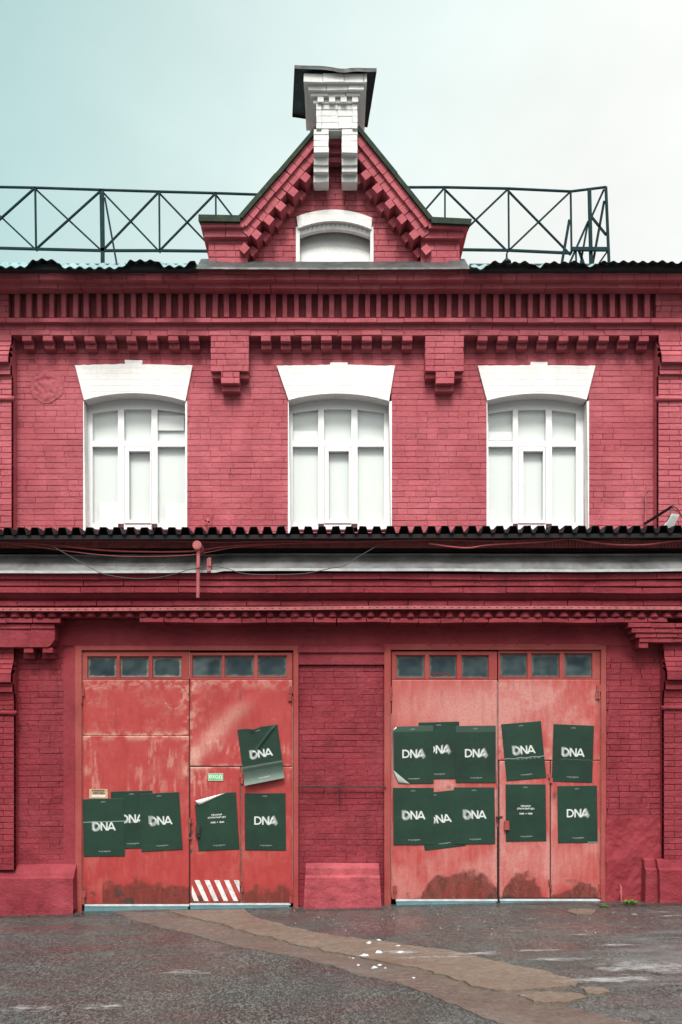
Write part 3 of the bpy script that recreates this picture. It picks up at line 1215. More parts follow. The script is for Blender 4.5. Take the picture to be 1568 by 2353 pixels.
# ---- upper wall
WINS = [dict(lint=[(172.5, 839), (287, 836), (287, 827), (327, 827), (327, 837), (442.5, 839)], spl=(193, 919), spr=(426, 921), apex=(307, 903), bl=197, br=429,
             fr=(210.5, 429), arc=(946, 936), mull=((271, 285), (348, 362)), sash=(296, 345), paper_and_reflection=[(229, 274, 1153, 1203), (380, 428, 1156, 1203), (362, 423, 955, 989)]),
        dict(lint=[(636.5, 840), (759, 838), (759, 832), (799, 832), (799, 838), (908, 840)], spl=(663.5, 919), spr=(894.5, 921), apex=(780, 904), bl=668, br=899.5,
             fr=(671, 886), arc=(945, 936), mull=((731.5, 745), (807.5, 822)), sash=(755.5, 802), paper_and_reflection=[(674, 731, 990, 1016)]),
        dict(lint=[(1099, 840), (1220, 839), (1220, 831), (1259, 831), (1259, 839), (1369, 840)], spl=(1120, 920), spr=(1349, 918), apex=(1236, 904), bl=1124, br=1352.5,
             fr=(1121, 1328), arc=(946, 937), mull=((1179, 1191), (1255, 1269)), sash=(1203, 1249), paper_and_reflection=[(1124, 1180, 992, 1012), (1124, 1141, 1171, 1203)])]
mb = MB()
zu0, zu1 = WZ(1240, YU), WZ(610, YU)
cuts = []
for w in WINS:
    cuts.append((WX(w['spl'][0] - 0, YU) - .0, WX(w['br'], YU)))
edges = [XL] + [e for c in cuts for e in c] + [XR]
for i in range(0, len(edges), 2):
    mb.box(edges[i], edges[i + 1], YU + .014, YU + .5, zu0, zu1)
for c in cuts:
    mb.box(c[0], c[1], YU + .014, YU + .5, WZ(902, YU), zu1)
    mb.box(c[0], c[1], YU + .014, YU + .5, zu0, WZ(1222, YU))
uw = mb.build('upper_wall', MAT['brick'], B)
mb = MB()
random.seed(77)
holes = []
for c in cuts:
    holes.append((c[0] - .004, c[1] + .004, WZ(1226, YU), WZ(905, YU)))
brick_field(mb, WX(28, YU), WX(1514, YU), WZ(1235, YU), WZ(772, YU), YU, course=.0738, holes=holes, seed=9, j=.0014, gap=(.001, .0056), wob=.007, tight=.78, recess=.007)
mb.build('brick_facing', MAT['brick'], uw)
# rough plaster patch near the left window
P = np.zeros((40, 40, 3))
cxp, czp = WX(108, YU), WZ(888, YU)
keep = np.zeros((40, 40), bool)
for i in range(40):
    for k in range(40):
        u, v = (k - 19.5) / 19.5, (i - 19.5) / 19.5
        r = math.hypot(u, v) + .15 * N(u * 2, v * 2, 4)
        keep[i, k] = r < .97
        ring = .0035 * math.sin(r * 13 + 5 * N(u * 2, v * 2, 1)) + .012 * N(u * 4, v * 4, 7)
        P[i, k] = (cxp + u * .225, YU - .004 - max(0, 1 - r) ** .5 * .014 - ring * min(1, max(0, (1 - r) * 4)), czp + v * .225)
grid_obj('plaster_patch', P, MAT['brick'], uw, keep=keep)


def arcpts(x0, y0, x1, y1, ya, n=18):
    """shallow arch through (x0,y0), apex height ya, (x1,y1), in photograph units"""
    out = []
    for i in range(n + 1):
        t = i / n
        base = y0 + (y1 - y0) * t
        rise = (y0 + y1) / 2 - ya
        out.append((x0 + (x1 - x0) * t, base - rise * (1 - (2 * t - 1) ** 2)))
    return out


YF = .37
for w in WINS:
    mb = MB()
    f = w['fr']
    # frame members at depth YF
    yb_ = 1207
    fa = arcpts(f[0], w['arc'][0], f[1], w['arc'][0], w['arc'][1])
    zl = lambda p: WZ(p, YF)
    mb.pbox(f[0] - 12, f[0] + 2.0, 925, 1215, YF, YF + .07)
    mb.pbox(f[1] - 3.5, f[1] + 14, 925, 1215, YF, YF + .07)
    head = [(f[0] + 2, 912), (f[1] - 3.5, 912)]
    arc_in = [(a, b + 4.0) for a, b in fa]
    mb.pprism([head[1], head[0]] + [(min(max(a, f[0] + 2), f[1] - 3.5), b) for a, b in arc_in], YF, YF + .07)
    xin0, xin1 = f[0] + 2.0, f[1] - 3.5
    (m0a, m0b), (m1a, m1b) = w['mull']
    for a, b in w['mull']:
        mb.pbox(a, b, 941, 1203, YF - .006, YF + .06)
    for a, b in ((xin0, m0a), (m0b, m1a), (m1b, xin1)):
        mb.pbox(a, b, 1013, 1026, YF - .004, YF + .06)
        mb.pbox(a, b, 1203, 1216, YF - .003, YF + .06)
    fr = mb.build('window', MAT['pvc'], B)
    # opening sash in the middle
    mb = MB()
    s0, s1 = w['sash']
    for r in ((m0b + 1, s0, 1027.5, 1202), (s1, m1a - 1, 1027.5, 1202)):
        mb.pbox(*r, YF - .018, YF + .04)
    mb.pbox(s0, s1, 1027.5, 1036.5, YF - .018, YF + .04)
    mb.pbox(s0, s1, 1195, 1202, YF - .018, YF + .04)
    mb.build('sash', MAT['pvc'], fr)
    mb = MB()
    mb.add([W(xin0, 1204, YF + .03), W(xin1, 1204, YF + .03), W(xin1, 935, YF + .03), W(xin0, 935, YF + .03)], [(0, 1, 2, 3)])
    mb.build('glass', MAT['glass'], fr)
    mb = MB()
    mb.add([W(xin0 - 6, 1212, YF + .065), W(xin1 + 6, 1212, YF + .065), W(xin1 + 6, 926, YF + .065), W(xin0 - 6, 926, YF + .065)], [(0, 1, 2, 3)])
    mb.build('blind', MAT['blind'], fr)
    for a, b, c, d in w['paper_and_reflection']:  # lower: paper sheets; upper: white plates standing in for reflections in the glass
        mb = MB()
        mb.pbox(a, b, c, d, YF + .036, YF + .038)
        mb.build('paper_reflection_sheet', MAT['paper_and_reflection'], fr)
    # painted surround: flared lintel, soffit and jambs
    mb = MB()
    L = w['lint']
    ar = arcpts(w['spl'][0], w['spl'][1], w['spr'][0], w['spr'][1], w['apex'][1], 20)
    Yq = YU - .028
    rr = random.Random(3)
    top = []
    for (a, b) in zip(L[:-1], L[1:]):
        m = max(1, int(abs(b[0] - a[0]) / 10))
        for s in range(m):
            top.append((a[0] + (b[0] - a[0]) * s / m + rr.uniform(-.5, .5), a[1] + (b[1] - a[1]) * s / m + rr.uniform(-.7, .7)))
    top.append(L[-1])
    poly = ar + top[::-1]
    mb.pprism(poly, Yq, YU + .02)
    # soffit
    so = []
    for a, b in ar:
        x, _, z = W(a, b, Yq)
        so.append((x, z))
    n = len(so)
    th = .05
    for i in range(n - 1):
        (xa, za), (xb, zb_) = so[i], so[i + 1]
        mb.hexa([(xa, YU + .02, za), (xb, YU + .02, zb_), (xb, YU + .02, zb_ + th), (xa, YU + .02, za + th),
                 (xa, YF + .08, za), (xb, YF + .08, zb_), (xb, YF + .08, zb_ + th), (xa, YF + .08, za + th)])
    # jambs (slightly spreading towards the sill) and sill
    zb_, ztj = WZ(1225, YU), WZ(922, YU)
    for side, (pa, pb_) in ((-1, (w['spl'][0], w['bl'])), (1, (w['spr'][0], w['br']))):
        xt, xb = WX(pa, YU), WX(pb_, YU)
        for s in range(12):
            z0_, z1_ = zb_ + (ztj - zb_) * s / 12, zb_ + (ztj - zb_) * (s + 1) / 12
            q0 = xb + (xt - xb) * s / 12 + .004 * N(s, side, 2, .9)
            q1 = xb + (xt - xb) * (s + 1) / 12 + .004 * N(s + 1, side, 2, .9)
            a0, a1 = (WX(w['spl'][0], YU) - .008,) * 2 if side < 0 else (q0, q1)
            b0, b1 = (q0, q1) if side < 0 else (max(q0 + .004, WX(w['br'], YU) + .008),) * 2
            mb.hexa([(a0, YU - .006, z0_), (b0, YU - .006, z0_), (b1, YU - .006, z1_), (a1, YU - .006, z1_),
                     (a0, YF + .08, z0_), (b0, YF + .08, z0_), (b1, YF + .08, z1_), (a1, YF + .08, z1_)])
    mb.build('surround', MAT['white'], fr)

# ---- hanging brackets
for (a, b) in ((484, 572), (977.5, 1066.5)):
    mb = MB()
    random.seed(int(a))
    xa, xb = WX(a, .05), WX(b, .05)
    mb.tone = .5
    mb.box(xa + .004, xb - .004, .062, YU + .03, WZ(852, .05), WZ(772, .05))
    brick_field(mb, xa, xb, WZ(853, .05), WZ(771, .05), .05, course=.073, bl=.25, seed=int(a), gap=(.002, .007))
    c = (a + b) / 2 + 2
    mb.tone = .45
    mb.box(xa + .01, xb - .01, .11, YU + .03, WZ(869, .11), WZ(853.5, .05))
    brick_field(mb, WX(c - 22, .05), WX(c + 21, .05), WZ(881, .05), WZ(853.5, .05), .05, course=.07, bl=.25, seed=3, recess=.08)
    mb.tone = .35
    mb.box(WX(c - 21, .05), WX(c + 20, .05), .12, YU + .03, WZ(899, .12), WZ(881.5, .05) - .002)
    mb.box(WX(c - 21.5, .05), WX(c + 20.5, .05), .08, .119, WZ(880, .08), WZ(854, .08))
    mb.build('hanging_bracket', MAT['brick'], B)

# ---- dentils
mb = MB()
mb.tone = .7
hw = 11.7 * 10.05 / FOC
dz0 = WZ(771, .05)
random.seed(3)
mb.brick(-hw, hw, WZ(783, .05) - dz0, 0, .0, YU + .03 - .05, bev=.006, j=.001)
mb.tone = .45
mb.brick(-hw, hw, WZ(801, .12) - dz0, WZ(783.5, .05) - dz0, .07, YU + .03 - .05, bev=.006, j=.001)
proto = mb.build('dentil', MAT['brick'], B)
dx = [61 + 48.1 * i for i in range(9)] + [611, 656.5, 704, 750.5, 797, 843.5, 890, 936.5] + [1110, 1156.5, 1203, 1249.5, 1296, 1342, 1389, 1436, 1481]
rb = random.Random(6)
for i, p in enumerate(dx):
    o = proto if i == 0 else proto.copy()
    if i:
        COL.objects.link(o)
        o.parent = B
        o.matrix_parent_inverse = pinv(B)
    o.location = (WX(p, .05), .05 + rb.uniform(-.004, .004), dz0 + rb.uniform(-.003, .003))
    o.rotation_euler = (0, rb.uniform(-.02, .02), rb.uniform(-.02, .02))
    o.scale = (rb.uniform(.93, 1.05), 1, rb.uniform(.96, 1.04))

# ---- upper cornice
mb = MB()
random.seed(44)
core = [(YU + .2, WZ(772, .06)), (.062, WZ(772, .062)), (.062, WZ(744, .062)), (.13, WZ(735, .13)), (.13, WZ(674, .13)), (-.08, WZ(662, -.08)), (-.08, WZ(647, -.08)), (-.16, WZ(643, -.16)),
        (-.16, WZ(616, -.16)), (YU + .2, WZ(610, .2))]
mb.profile(core, XL, XR)
for i in range(2):
    z1 = WZ(744.5 + i * 13.2, .05)
    course(mb, XL, XR, WZ(744.5 + (i + 1) * 13.2 - .6, .05), z1, .05, .1, seed=80 + i, wob=.006)
course(mb, XL, XR, WZ(740.5, -.01), WZ(730.5, -.01), -.01, .1, seed=84, bl=.4, wob=.006)
course(mb, XL, XR, WZ(661.5, -.12), WZ(650, -.12), -.12, .0, seed=85, bl=.27, wob=.007)
course(mb, XL, XR, WZ(642.5, -.20), WZ(629.5, -.20), -.20, -.1, seed=86, bl=.22, wob=.007)
course(mb, XL, XR, WZ(629, -.20), WZ(616.5, -.20), -.20, -.1, seed=87, bl=.27, wob=.007)
for a, b in ((-800, 20), (1508, 2300)):
    brick_field(mb, WX(a, .02), WX(b, .02), WZ(730, .02), WZ(675, .02), .02, course=.0735, seed=88, recess=.09)
mb.build('upper_cornice', MAT['brick'], B)
mb = MB()
random.seed(5)
s0 = WZ(729, .02)
mb.brick(-.031, .031, 0, WZ(672, .02) - s0, 0, .12, bev=.005, j=.001)
proto = mb.build('frieze_strip', MAT['brick'], B)
for i in range(55):
    o = proto if i == 0 else proto.copy()
    if i:
        COL.objects.link(o)
        o.parent = B
        o.matrix_parent_inverse = pinv(B)
    p = 38 + i * 26.86 + rb.uniform(-1.2, 1.2)
    o.location = (WX(p, .02), .02 + rb.uniform(-.004, .004), s0 + rb.uniform(-.003, .003))
    o.rotation_euler = (0, rb.uniform(-.012, .012), rb.uniform(-.03, .03))
    o.scale = (rb.uniform(.9, 1.1), 1, 1)

# ---- main roof, corrugated, ragged at the eave
xsr = np.arange(XL - .2, XR + .2, .0175)
Yv = -.36


def lift(px):
    """teal stretches where the sheet ends droop, dark ones where they are bent up"""
    d = 0.0
    for a, b, s in ((-900, 76, 1), (128, 298, 1), (358, 445, .8), (1072, 1130, .9), (1215, 1260, .6), (1330, 1380, .5)):
        e_ = min(1, max(0, (px - a) / 18)) * min(1, max(0, (b - px) / 18))
        d = max(d, s * e_)
    return d


roofrows = [(0, None), (.05, None), (.12, None), (.25, None), (1.2, None), (3.0, None), (4.8, None)]
P = np.zeros((len(roofrows), len(xsr), 3))
z_e = WZ(603, Yv)
for k, x in enumerate(xsr):
    px = VPX + x * FOC / (DIST + Yv)
    d = lift(px)
    cor = .014 * math.sin(x * 2 * math.pi / .118 + .6 * N(x, 0, 0, .5))
    rag = .014 * N(x, 4, 0, 1.1) + .014 * N(x, 8, 0, 5.0) + (.016 if px < 700 else 0)
    up = (1 - d) * (.007 + .012 * max(0, N(x, 2, 6, .9)))
    base = z_e + rag
    for i, (yy, _) in enumerate(roofrows):
        z = base + math.tan(math.radians(19)) * yy
        if i == 0:
            z += up - d * .105
            yv = Yv - d * .045
        elif i == 1:
            z += up * .6 - d * .035
            yv = Yv + yy - d * .02
        elif i == 2:
            z += up * .3
            yv = Yv + yy
        else:
            yv = Yv + yy
        P[i, k] = (x, yv, z + cor)
GAPX = (WX(458, -.1), WX(1074, -.1))
kp = np.ones((len(roofrows), len(xsr)), bool)
for k, x in enumerate(xsr):
    if GAPX[0] < x < GAPX[1]:
        kp[:4, k] = False
roof = grid_obj('roof', P, MAT['roof'], B, smooth=False, keep=kp)
P2 = P.copy()
P2[:, :, 2] -= .012
grid_obj('roof_underside_shade', P2, MAT['roof_under'], roof, smooth=False, keep=kp)  # dark copy of the sheets, standing in for their shaded underside
mb = MB()
zr = z_e + math.tan(math.radians(19)) * 4.8
mb.add([(XL - .2, Yv + 4.8, zr + .02), (XR + .2, Yv + 4.8, zr + .02), (XR + .2, 9.2, z_e + .1), (XL - .2, 9.2, z_e + .1)], [(0, 1, 2, 3)])
mb.build('rear_slope', MAT['roof'], roof)
for a, b in ((XL, GAPX[0]), (GAPX[1], XR)):
    mb = MB()
    mb.box(a, b, Yv + .08, Yv + .2, WZ(617, -.2) + .012, z_e - .03)
    mb.build('eave_board', MAT['roof_under'], roof)
mb = MB()          # small roof ventilator behind the eave
xr_, zr_ = WX(1165, .3), WZ(606, .3)
pr = [(.06, 0), (.055, .02), (.02, .055), (.012, .075), (.012, .12), (.004, .135)]
n = 10
vs = [(xr_ + r * math.cos(6.283 * i / n), .3 + r * math.sin(6.283 * i / n), WZ(601, .3) + h - .02) for r, h in pr for i in range(n)]
fs = [(a * n + i, a * n + (i + 1) % n, (a + 1) * n + (i + 1) % n, (a + 1) * n + i) for a in range(len(pr) - 1) for i in range(n)]
mb.add(vs, fs)
mb.build('roof_spike', MAT['rail'], roof)

# ---- gable (attic front)
Yg = .18
gab = MB()
random.seed(90)
gab.tone = .5
Yc = Yg + .016
gab.pprism([(479, 612), (686, 612), (686, 496), (686, 352), (556, 505), (479, 505)], Yc, .62)
gab.pprism([(853, 612), (1057, 612), (1057, 508), (988, 508), (853, 352)], Yc, .62)
gab.pprism([(686, 498), (853, 498), (853, 352), (826, 305), (724, 305), (686, 352)], Yc, .62)


def gclip(z):
    py = VPY - (z - EYE) * FOC / (DIST + Yg)
    t = (py - 494) / (293 - 494)
    xl = 553 + 173 * t + 34
    xr2 = 991 - 166 * t - 34
    xl = max(xl, 560)
    xr2 = min(xr2, 985)
    if xr2 - xl < 4:
        return []
    out = [(WX(xl, Yg), WX(xr2, Yg))]
    return out


hole = [(WX(686, Yg), WX(853.5, Yg), WZ(620, Yg), WZ(497, Yg))]
brick_field(gab, 0, 0, WZ(604, Yg), WZ(300, Yg), Yg, course=.0738, clip=gclip, holes=hole, seed=14, gap=(.002, .008))
# corner piers
Yp = .02
for a, b in ((479, 569), (968, 1057)):
    gab.tone = .5
    gab.box(WX(a, Yp) + .004, WX(b, Yp) - .004, Yp + .014, .62, WZ(612, Yp), WZ(520, Yp))
    brick_field(gab, WX(a, Yp), WX(b, Yp), WZ(606, Yp), WZ(545, Yp), Yp, course=.0745, bl=.25, seed=a, recess=.09)
gable = gab.build('gable', MAT['brick'], B)

cor = MB()
random.seed(91)
SL = {'L': ((553.5, 494), (726, 293), (.651, -.759), (.759, .651)), 'R': ((991, 497), (825, 291), (-.627, -.7786), (-.7786, .627))}


def slope_course(mb, side, t0, t1, o0, o1, Yf, Yb, L, gap=1.2, j=.6, every=1.0):
    S, A, d, nn = SL[side]
    t = t0
    while t < t1 - 1:
        u = min(t + L * random.uniform(.94, 1.06), t1)
        e_ = min(u, t + L * every)
        pts = []
        for tt, oo in ((t + gap / 2, o1), (e_ - gap / 2, o1), (e_ - gap / 2, o0), (t + gap / 2, o0)):
            a = S[0] + d[0] * tt + nn[0] * oo + random.uniform(-j, j)
            b = S[1] + d[1] * tt + nn[1] * oo + random.uniform(-j, j)
            pts.append((a, b))
        if side == 'R':
            pts = pts[::-1]
        mb.tone = random.random()
        mb.pprism(pts, Yf + random.uniform(-.003, .003), Yb)
        t = u


for s in 'LR':
    slope_course(cor, s, -12, 262, 7, 26, -.085, .3, 26)
    slope_course(cor, s, -26, 262, 26, 29, -.05, .3, 300)
    slope_course(cor, s, -26, 262, 29, 46, -.05, .3, 22)
    slope_course(cor, s, -62, 200, 47.0, 64, -.05, .2, 43.4, every=.46, j=.8)
    slope_course(cor, s, -55, 200, 65, 83, .085, .25, 43.4, every=.46, j=.8)
# horizontal shoulders
for a, b, ya, yb_, Yf in ((461, 562, 508, 521, -.085), (466, 566, 521, 526, -.05), (469, 575, 526, 544, -.035)):
    course(cor, WX(a, Yf), WX(b, Yf), WZ(yb_, Yf), WZ(ya, Yf), Yf, .6, seed=a, bl=.3)
for a, b, ya, yb_, Yf in ((985, 1077, 511, 524, -.085), (981, 1072, 524, 529, -.05), (972, 1066, 529, 547, -.035)):
    course(cor, WX(a, Yf), WX(b, Yf), WZ(yb_, Yf), WZ(ya, Yf), Yf, .6, seed=a, bl=.3)
cor.build('gable_cornice', MAT['brick'], gable)
# metal coping
Yk = -.125
cp = MB()
slope_course(cp, 'L', -4, 266, -3, 6.5, -.12, .62, 130, gap=0, j=.8)
cp.hexa([W(456, 507, Yk), W(552, 508.5, Yk), W(553, 494, Yk), W(456, 492, Yk)] + [(p[0] + dx_, .62, p[2]) for p, dx_ in ((W(456, 507, Yk), .10), (W(552, 508.5, Yk), 0), (W(553, 494, Yk), 0), (W(456, 492, Yk), .10))])
cp.build('coping', MAT['moss'], gable)
cp = MB()
slope_course(cp, 'R', -4, 266, -3, 6.5, -.12, .62, 130, gap=0, j=.8)
cp.hexa([W(992, 511, Yk), W(1083, 515, Yk), W(1085, 502, Yk), W(991, 497.5, Yk)] + [(p[0] + dx_, .62, p[2]) for p, dx_ in ((W(992, 511, Yk), 0), (W(1083, 515, Yk), -.1), (W(1085, 502, Yk), -.1), (W(991, 497.5, Yk), 0))])
cp.build('coping', MAT['moss'], gable)
# small roof running back behind the gable
dr = MB()
for s in 'LR':
    S, A, d, nn = SL[s]
    a, b = W(S[0], S[1] + 2, 0), W(A[0], A[1] + 2, 0)
    dr.add([(a[0], .6, a[2] - .02), (b[0], .6, b[2] - .02), (b[0], 3.6, b[2] - .02), (a[0], 2.0, a[2] - .02)], [(0, 1, 2, 3)])
dr.build('dormer_roof', MAT['roof'], gable)
# blind window
bw = MB()
ar = arcpts(588, 0, 974, 0, 0)          # placeholder arc in its own units is not used
out_a = arcpts(682, 497, 855.5, 500, 481, 16)
in_a = arcpts(685, 524, 853.5, 526, 507, 16)
bw.pprism(in_a + out_a[::-1], Yg - .035, .26)
blind = bw.build('blind_window', MAT['white'], gable)
bw = MB()
for i in range(16):
    (a, b), (c, d) = in_a[i], in_a[i + 1]
    p, q = W(a, b, Yg - .03), W(c, d, Yg - .03)
    bw.hexa([(p[0], .20, p[2] - .07), (q[0], .20, q[2] - .07), (q[0], .18, q[2] + .03), (p[0], .20, p[2] + .03),
             (p[0], .26, p[2] - .07), (q[0], .26, q[2] - .07), (q[0], .26, q[2] + .03), (p[0], .26, p[2] + .03)])
bw.box(WX(684, Yg) - .02, WX(688, Yg) + .006, Yg - .012, .26, WZ(610, Yg), WZ(522, Yg))
bw.box(WX(852, Yg) - .004, WX(855, Yg) + .02, Yg - .012, .26, WZ(610, Yg), WZ(522, Yg))
bw.build('inner_arch', MAT['white_old'], blind)
P = np.zeros((30, 40, 3))
for i in range(30):
    for k in range(40):
        u, v = k / 39, i / 29
        x = WX(680, .2) + (WX(860, .2) - WX(680, .2)) * u
        z = WZ(622, .2) + (WZ(500, .2) - WZ(622, .2)) * v
        P[i, k] = (x, .34 - .10 * (1 - v) ** 2 + .012 * N(x, 0, z, 3), z)
grid_obj('plaster_panel', P, MAT['white_old'], blind)
# flashing under the gable
fm = MB()
pts = []
for i in range(61):
    px = 451 + (1079 - 451) * i / 60
    x = WX(px, -.27)
    sag = 3.5 * math.sin(i / 60 * math.pi) + 1.2 * N(i, 0, 0, .3)
    inner = 596 if px < 500 or px > 1040 else 601
    pts.append([(x, -.29, WZ(617.5 + sag * .4, -.29)), (x, -.285, WZ(613.5 + sag * .4, -.285)), (x, -.12, WZ(606 + sag, -.12)), (x, .09, WZ(inner + sag * .5, .09) + .01)])
fm.v = [p for r in pts for p in r]
for i in range(60):
    for k in range(3):
        a = i * 4 + k
        fm.f.append([a, a + 1, a + 5, a + 4])
        fm.t.append(.5)
fm.build('gable_flashing', MAT['zinc_dark'], gable)

# ---- white chimney on the gable
ch = MB()
random.seed(95)
YcF, YcB = -.20, .32
ch.tone = .5
xa, xb = WX(727, YcF), WX(822, YcF)
z0, z1 = WZ(300, YcF), WZ(188, YcF)
ch.box(xa + .012, xb - .012, YcF + .014, YcB, z0 + .01, z1)
ch.box(xa + .03, xb - .03, .17, YcB, z0 - .06, z0 + .012)


def ring(mb, pa, pb_, p0, p1, Yf, Yb, seed):
    xa, xb = WX(pa, Yf), WX(pb_, Yf)
    za, zb_ = WZ(p1, Yf), WZ(p0, Yf)
    course(mb, xa, xb, za, zb_ - .003, Yf, Yf + .12, seed=seed, bl=.24, wob=.002)
    mb.tone = .5
    mb.box(xa + .005, xb - .005, Yf + .02, Yb, za + .002, zb_ - .005)


for i in range(4):
    ring(ch, 736, 812, 237 + i * 14.5, 237 + (i + 1) * 14.5, YcF, YcB, 96 + i)
for i in range(4):
    for a, b in ((727, 739), (810, 822)):
        ring(ch, a, b, 237 + i * 14.5, 237 + (i + 1) * 14.5, YcF - .02, YcF + .05, 120 + i)
ring(ch, 720, 822, 224, 237, YcF - .015, YcB + .01, 130)
for i in range(4):
    c = 737 + i * 26.5
    ch.tone = random.random()
    ch.pbox(c - 7, c + 7, 220, 233, YcF - .045, YcF)
ring(ch, 713, 829, 206, 220, YcF - .05, YcB + .03, 131)
ring(ch, 708, 837, 188, 206, YcF - .09, YcB + .06, 132)
ring(ch, 698, 844, 167, 188, YcF - .13, YcB + .09, 133)
chim = ch.build('chimney', MAT['white_old'], B)
chim['label'] = 'white painted brick chimney on the gable peak under a bent dark sheet cap'
lg = [(721, 756), (785.5, 822)]
for a, b in lg:
    m = MB()
    random.seed(int(a))
    for i in range(4):
        ring(m, a, b, 295 + i * 13.8, 295 + (i + 1) * 13.8, -.20, .12, 140 + i + int(a))
    ring(m, a, b, 357, 379, -.12, .12, 150)
    ring(m, a, b, 379.5, 394, -.10, .12, 151)
    ring(m, a, b, 400, 418, -.03, .12, 152)
    m.build('corbel_leg', MAT['white_old'], chim)
m = MB()
random.seed(8)
for i, (p0, p1, Yf) in enumerate(((299, 310, -.10), (318, 330, -.06), (338, 352, .0), (360, 372, .04))):
    m.tone = .6
    m.pbox(756.5, 785, p0, p1, Yf, .12)
m.build('stepped_recess', MAT['brick'], chim)
# bent sheet cap
n = 14
Pc = np.zeros((n, n, 3))
Pb = np.zeros((n, n, 3))
c00, c10 = W(677, 150, -.37), W(866, 157, -.37)
c01, c11 = W(672, 262, .43), W(845, 286, .43)
for i in range(n):
    for k in range(n):
        u, v = k / (n - 1), i / (n - 1)
        p = [(c00[q] * (1 - u) + c10[q] * u) * (1 - v) + (c01[q] * (1 - u) + c11[q] * u) * v for q in range(3)]
        edge = max(abs(u - .5), abs(v - .5)) * 2
        crease = -.025 * math.exp(-((u - .58) / .12) ** 2) * (1 - v)
        wav = .012 * N(u * 3, v * 3, 2) + crease
        mid = (1 - edge) * .05
        Pc[i, k] = (p[0], p[1], p[2] + wav + mid)
cap = grid_obj('chimney_cap', Pc, MAT['cap'], chim, thick=.012, smooth=False)
m = MB()          # turned-down rim
loop = [(0, k) for k in range(n)] + [(i, n - 1) for i in range(1, n)] + [(n - 1, k) for k in range(n - 2, -1, -1)] + [(i, 0) for i in range(n - 2, 0, -1)]
top = [tuple(Pc[i, k]) for i, k in loop]
m.add(top + [(p[0] * 1.0, p[1], p[2] - .035 - .014 * abs(N(p[0] * 5, p[1] * 5, 3))) for p in top], [(i, (i + 1) % len(top), len(top) + (i + 1) % len(top), len(top) + i) for i in range(len(top))])
m.build('cap_rim', MAT['cap'], cap)

# ------------------------------------------------------------------ gates
def leaf_panel(gate, name, px0, px1, py0, py1, mat, wearfun, seed, dent=None, res=.011):
    x0, x1, z0, z1 = WX(px0, YG), WX(px1, YG), WZ(py1, YG), WZ(py0, YG)
    w, h = max(4, int((x1 - x0) / res)), max(4, int((z1 - z0) / res))
    X = np.linspace(x0, x1, w)[None, :].repeat(h, 0)
    Z = np.linspace(z0, z1, h)[:, None].repeat(w, 1)
    PX = VPX + X * FOC / (DIST + YG)
    PY = VPY - (Z - EYE) * FOC / (DIST + YG)
    f = fbm(h, w, 3, 3, seed, w / h)
    Y = np.full_like(X, YG) + (f - .5) * .003
    if dent:
        Y = Y + dent(PX, PY)
    wear = wearfun(PX, PY, h, w, seed)
    P = np.stack([X, Y, Z], -1)
    o = grid_obj(name, P, mat, gate, {'wear': wear}, thick=.004)
    return o


def edge_fn(PX, PY, x0, x1, y0, y1, wdt):
    d = np.minimum(np.minimum(PX - x0, x1 - PX), np.minimum(PY - y0, y1 - PY))
    return 1 - sstep(0, wdt, d)


def scr_arc(PX, PY, cx, cy, rx, ry, a0, a1, wd):
    ang = np.arctan2(-(PY - cy) / ry, (PX - cx) / rx)
    r = np.hypot((PX - cx) / rx, (PY - cy) / ry)
    return np.exp(-((r - 1) / wd) ** 2) * ((ang > a0) & (ang < a1))


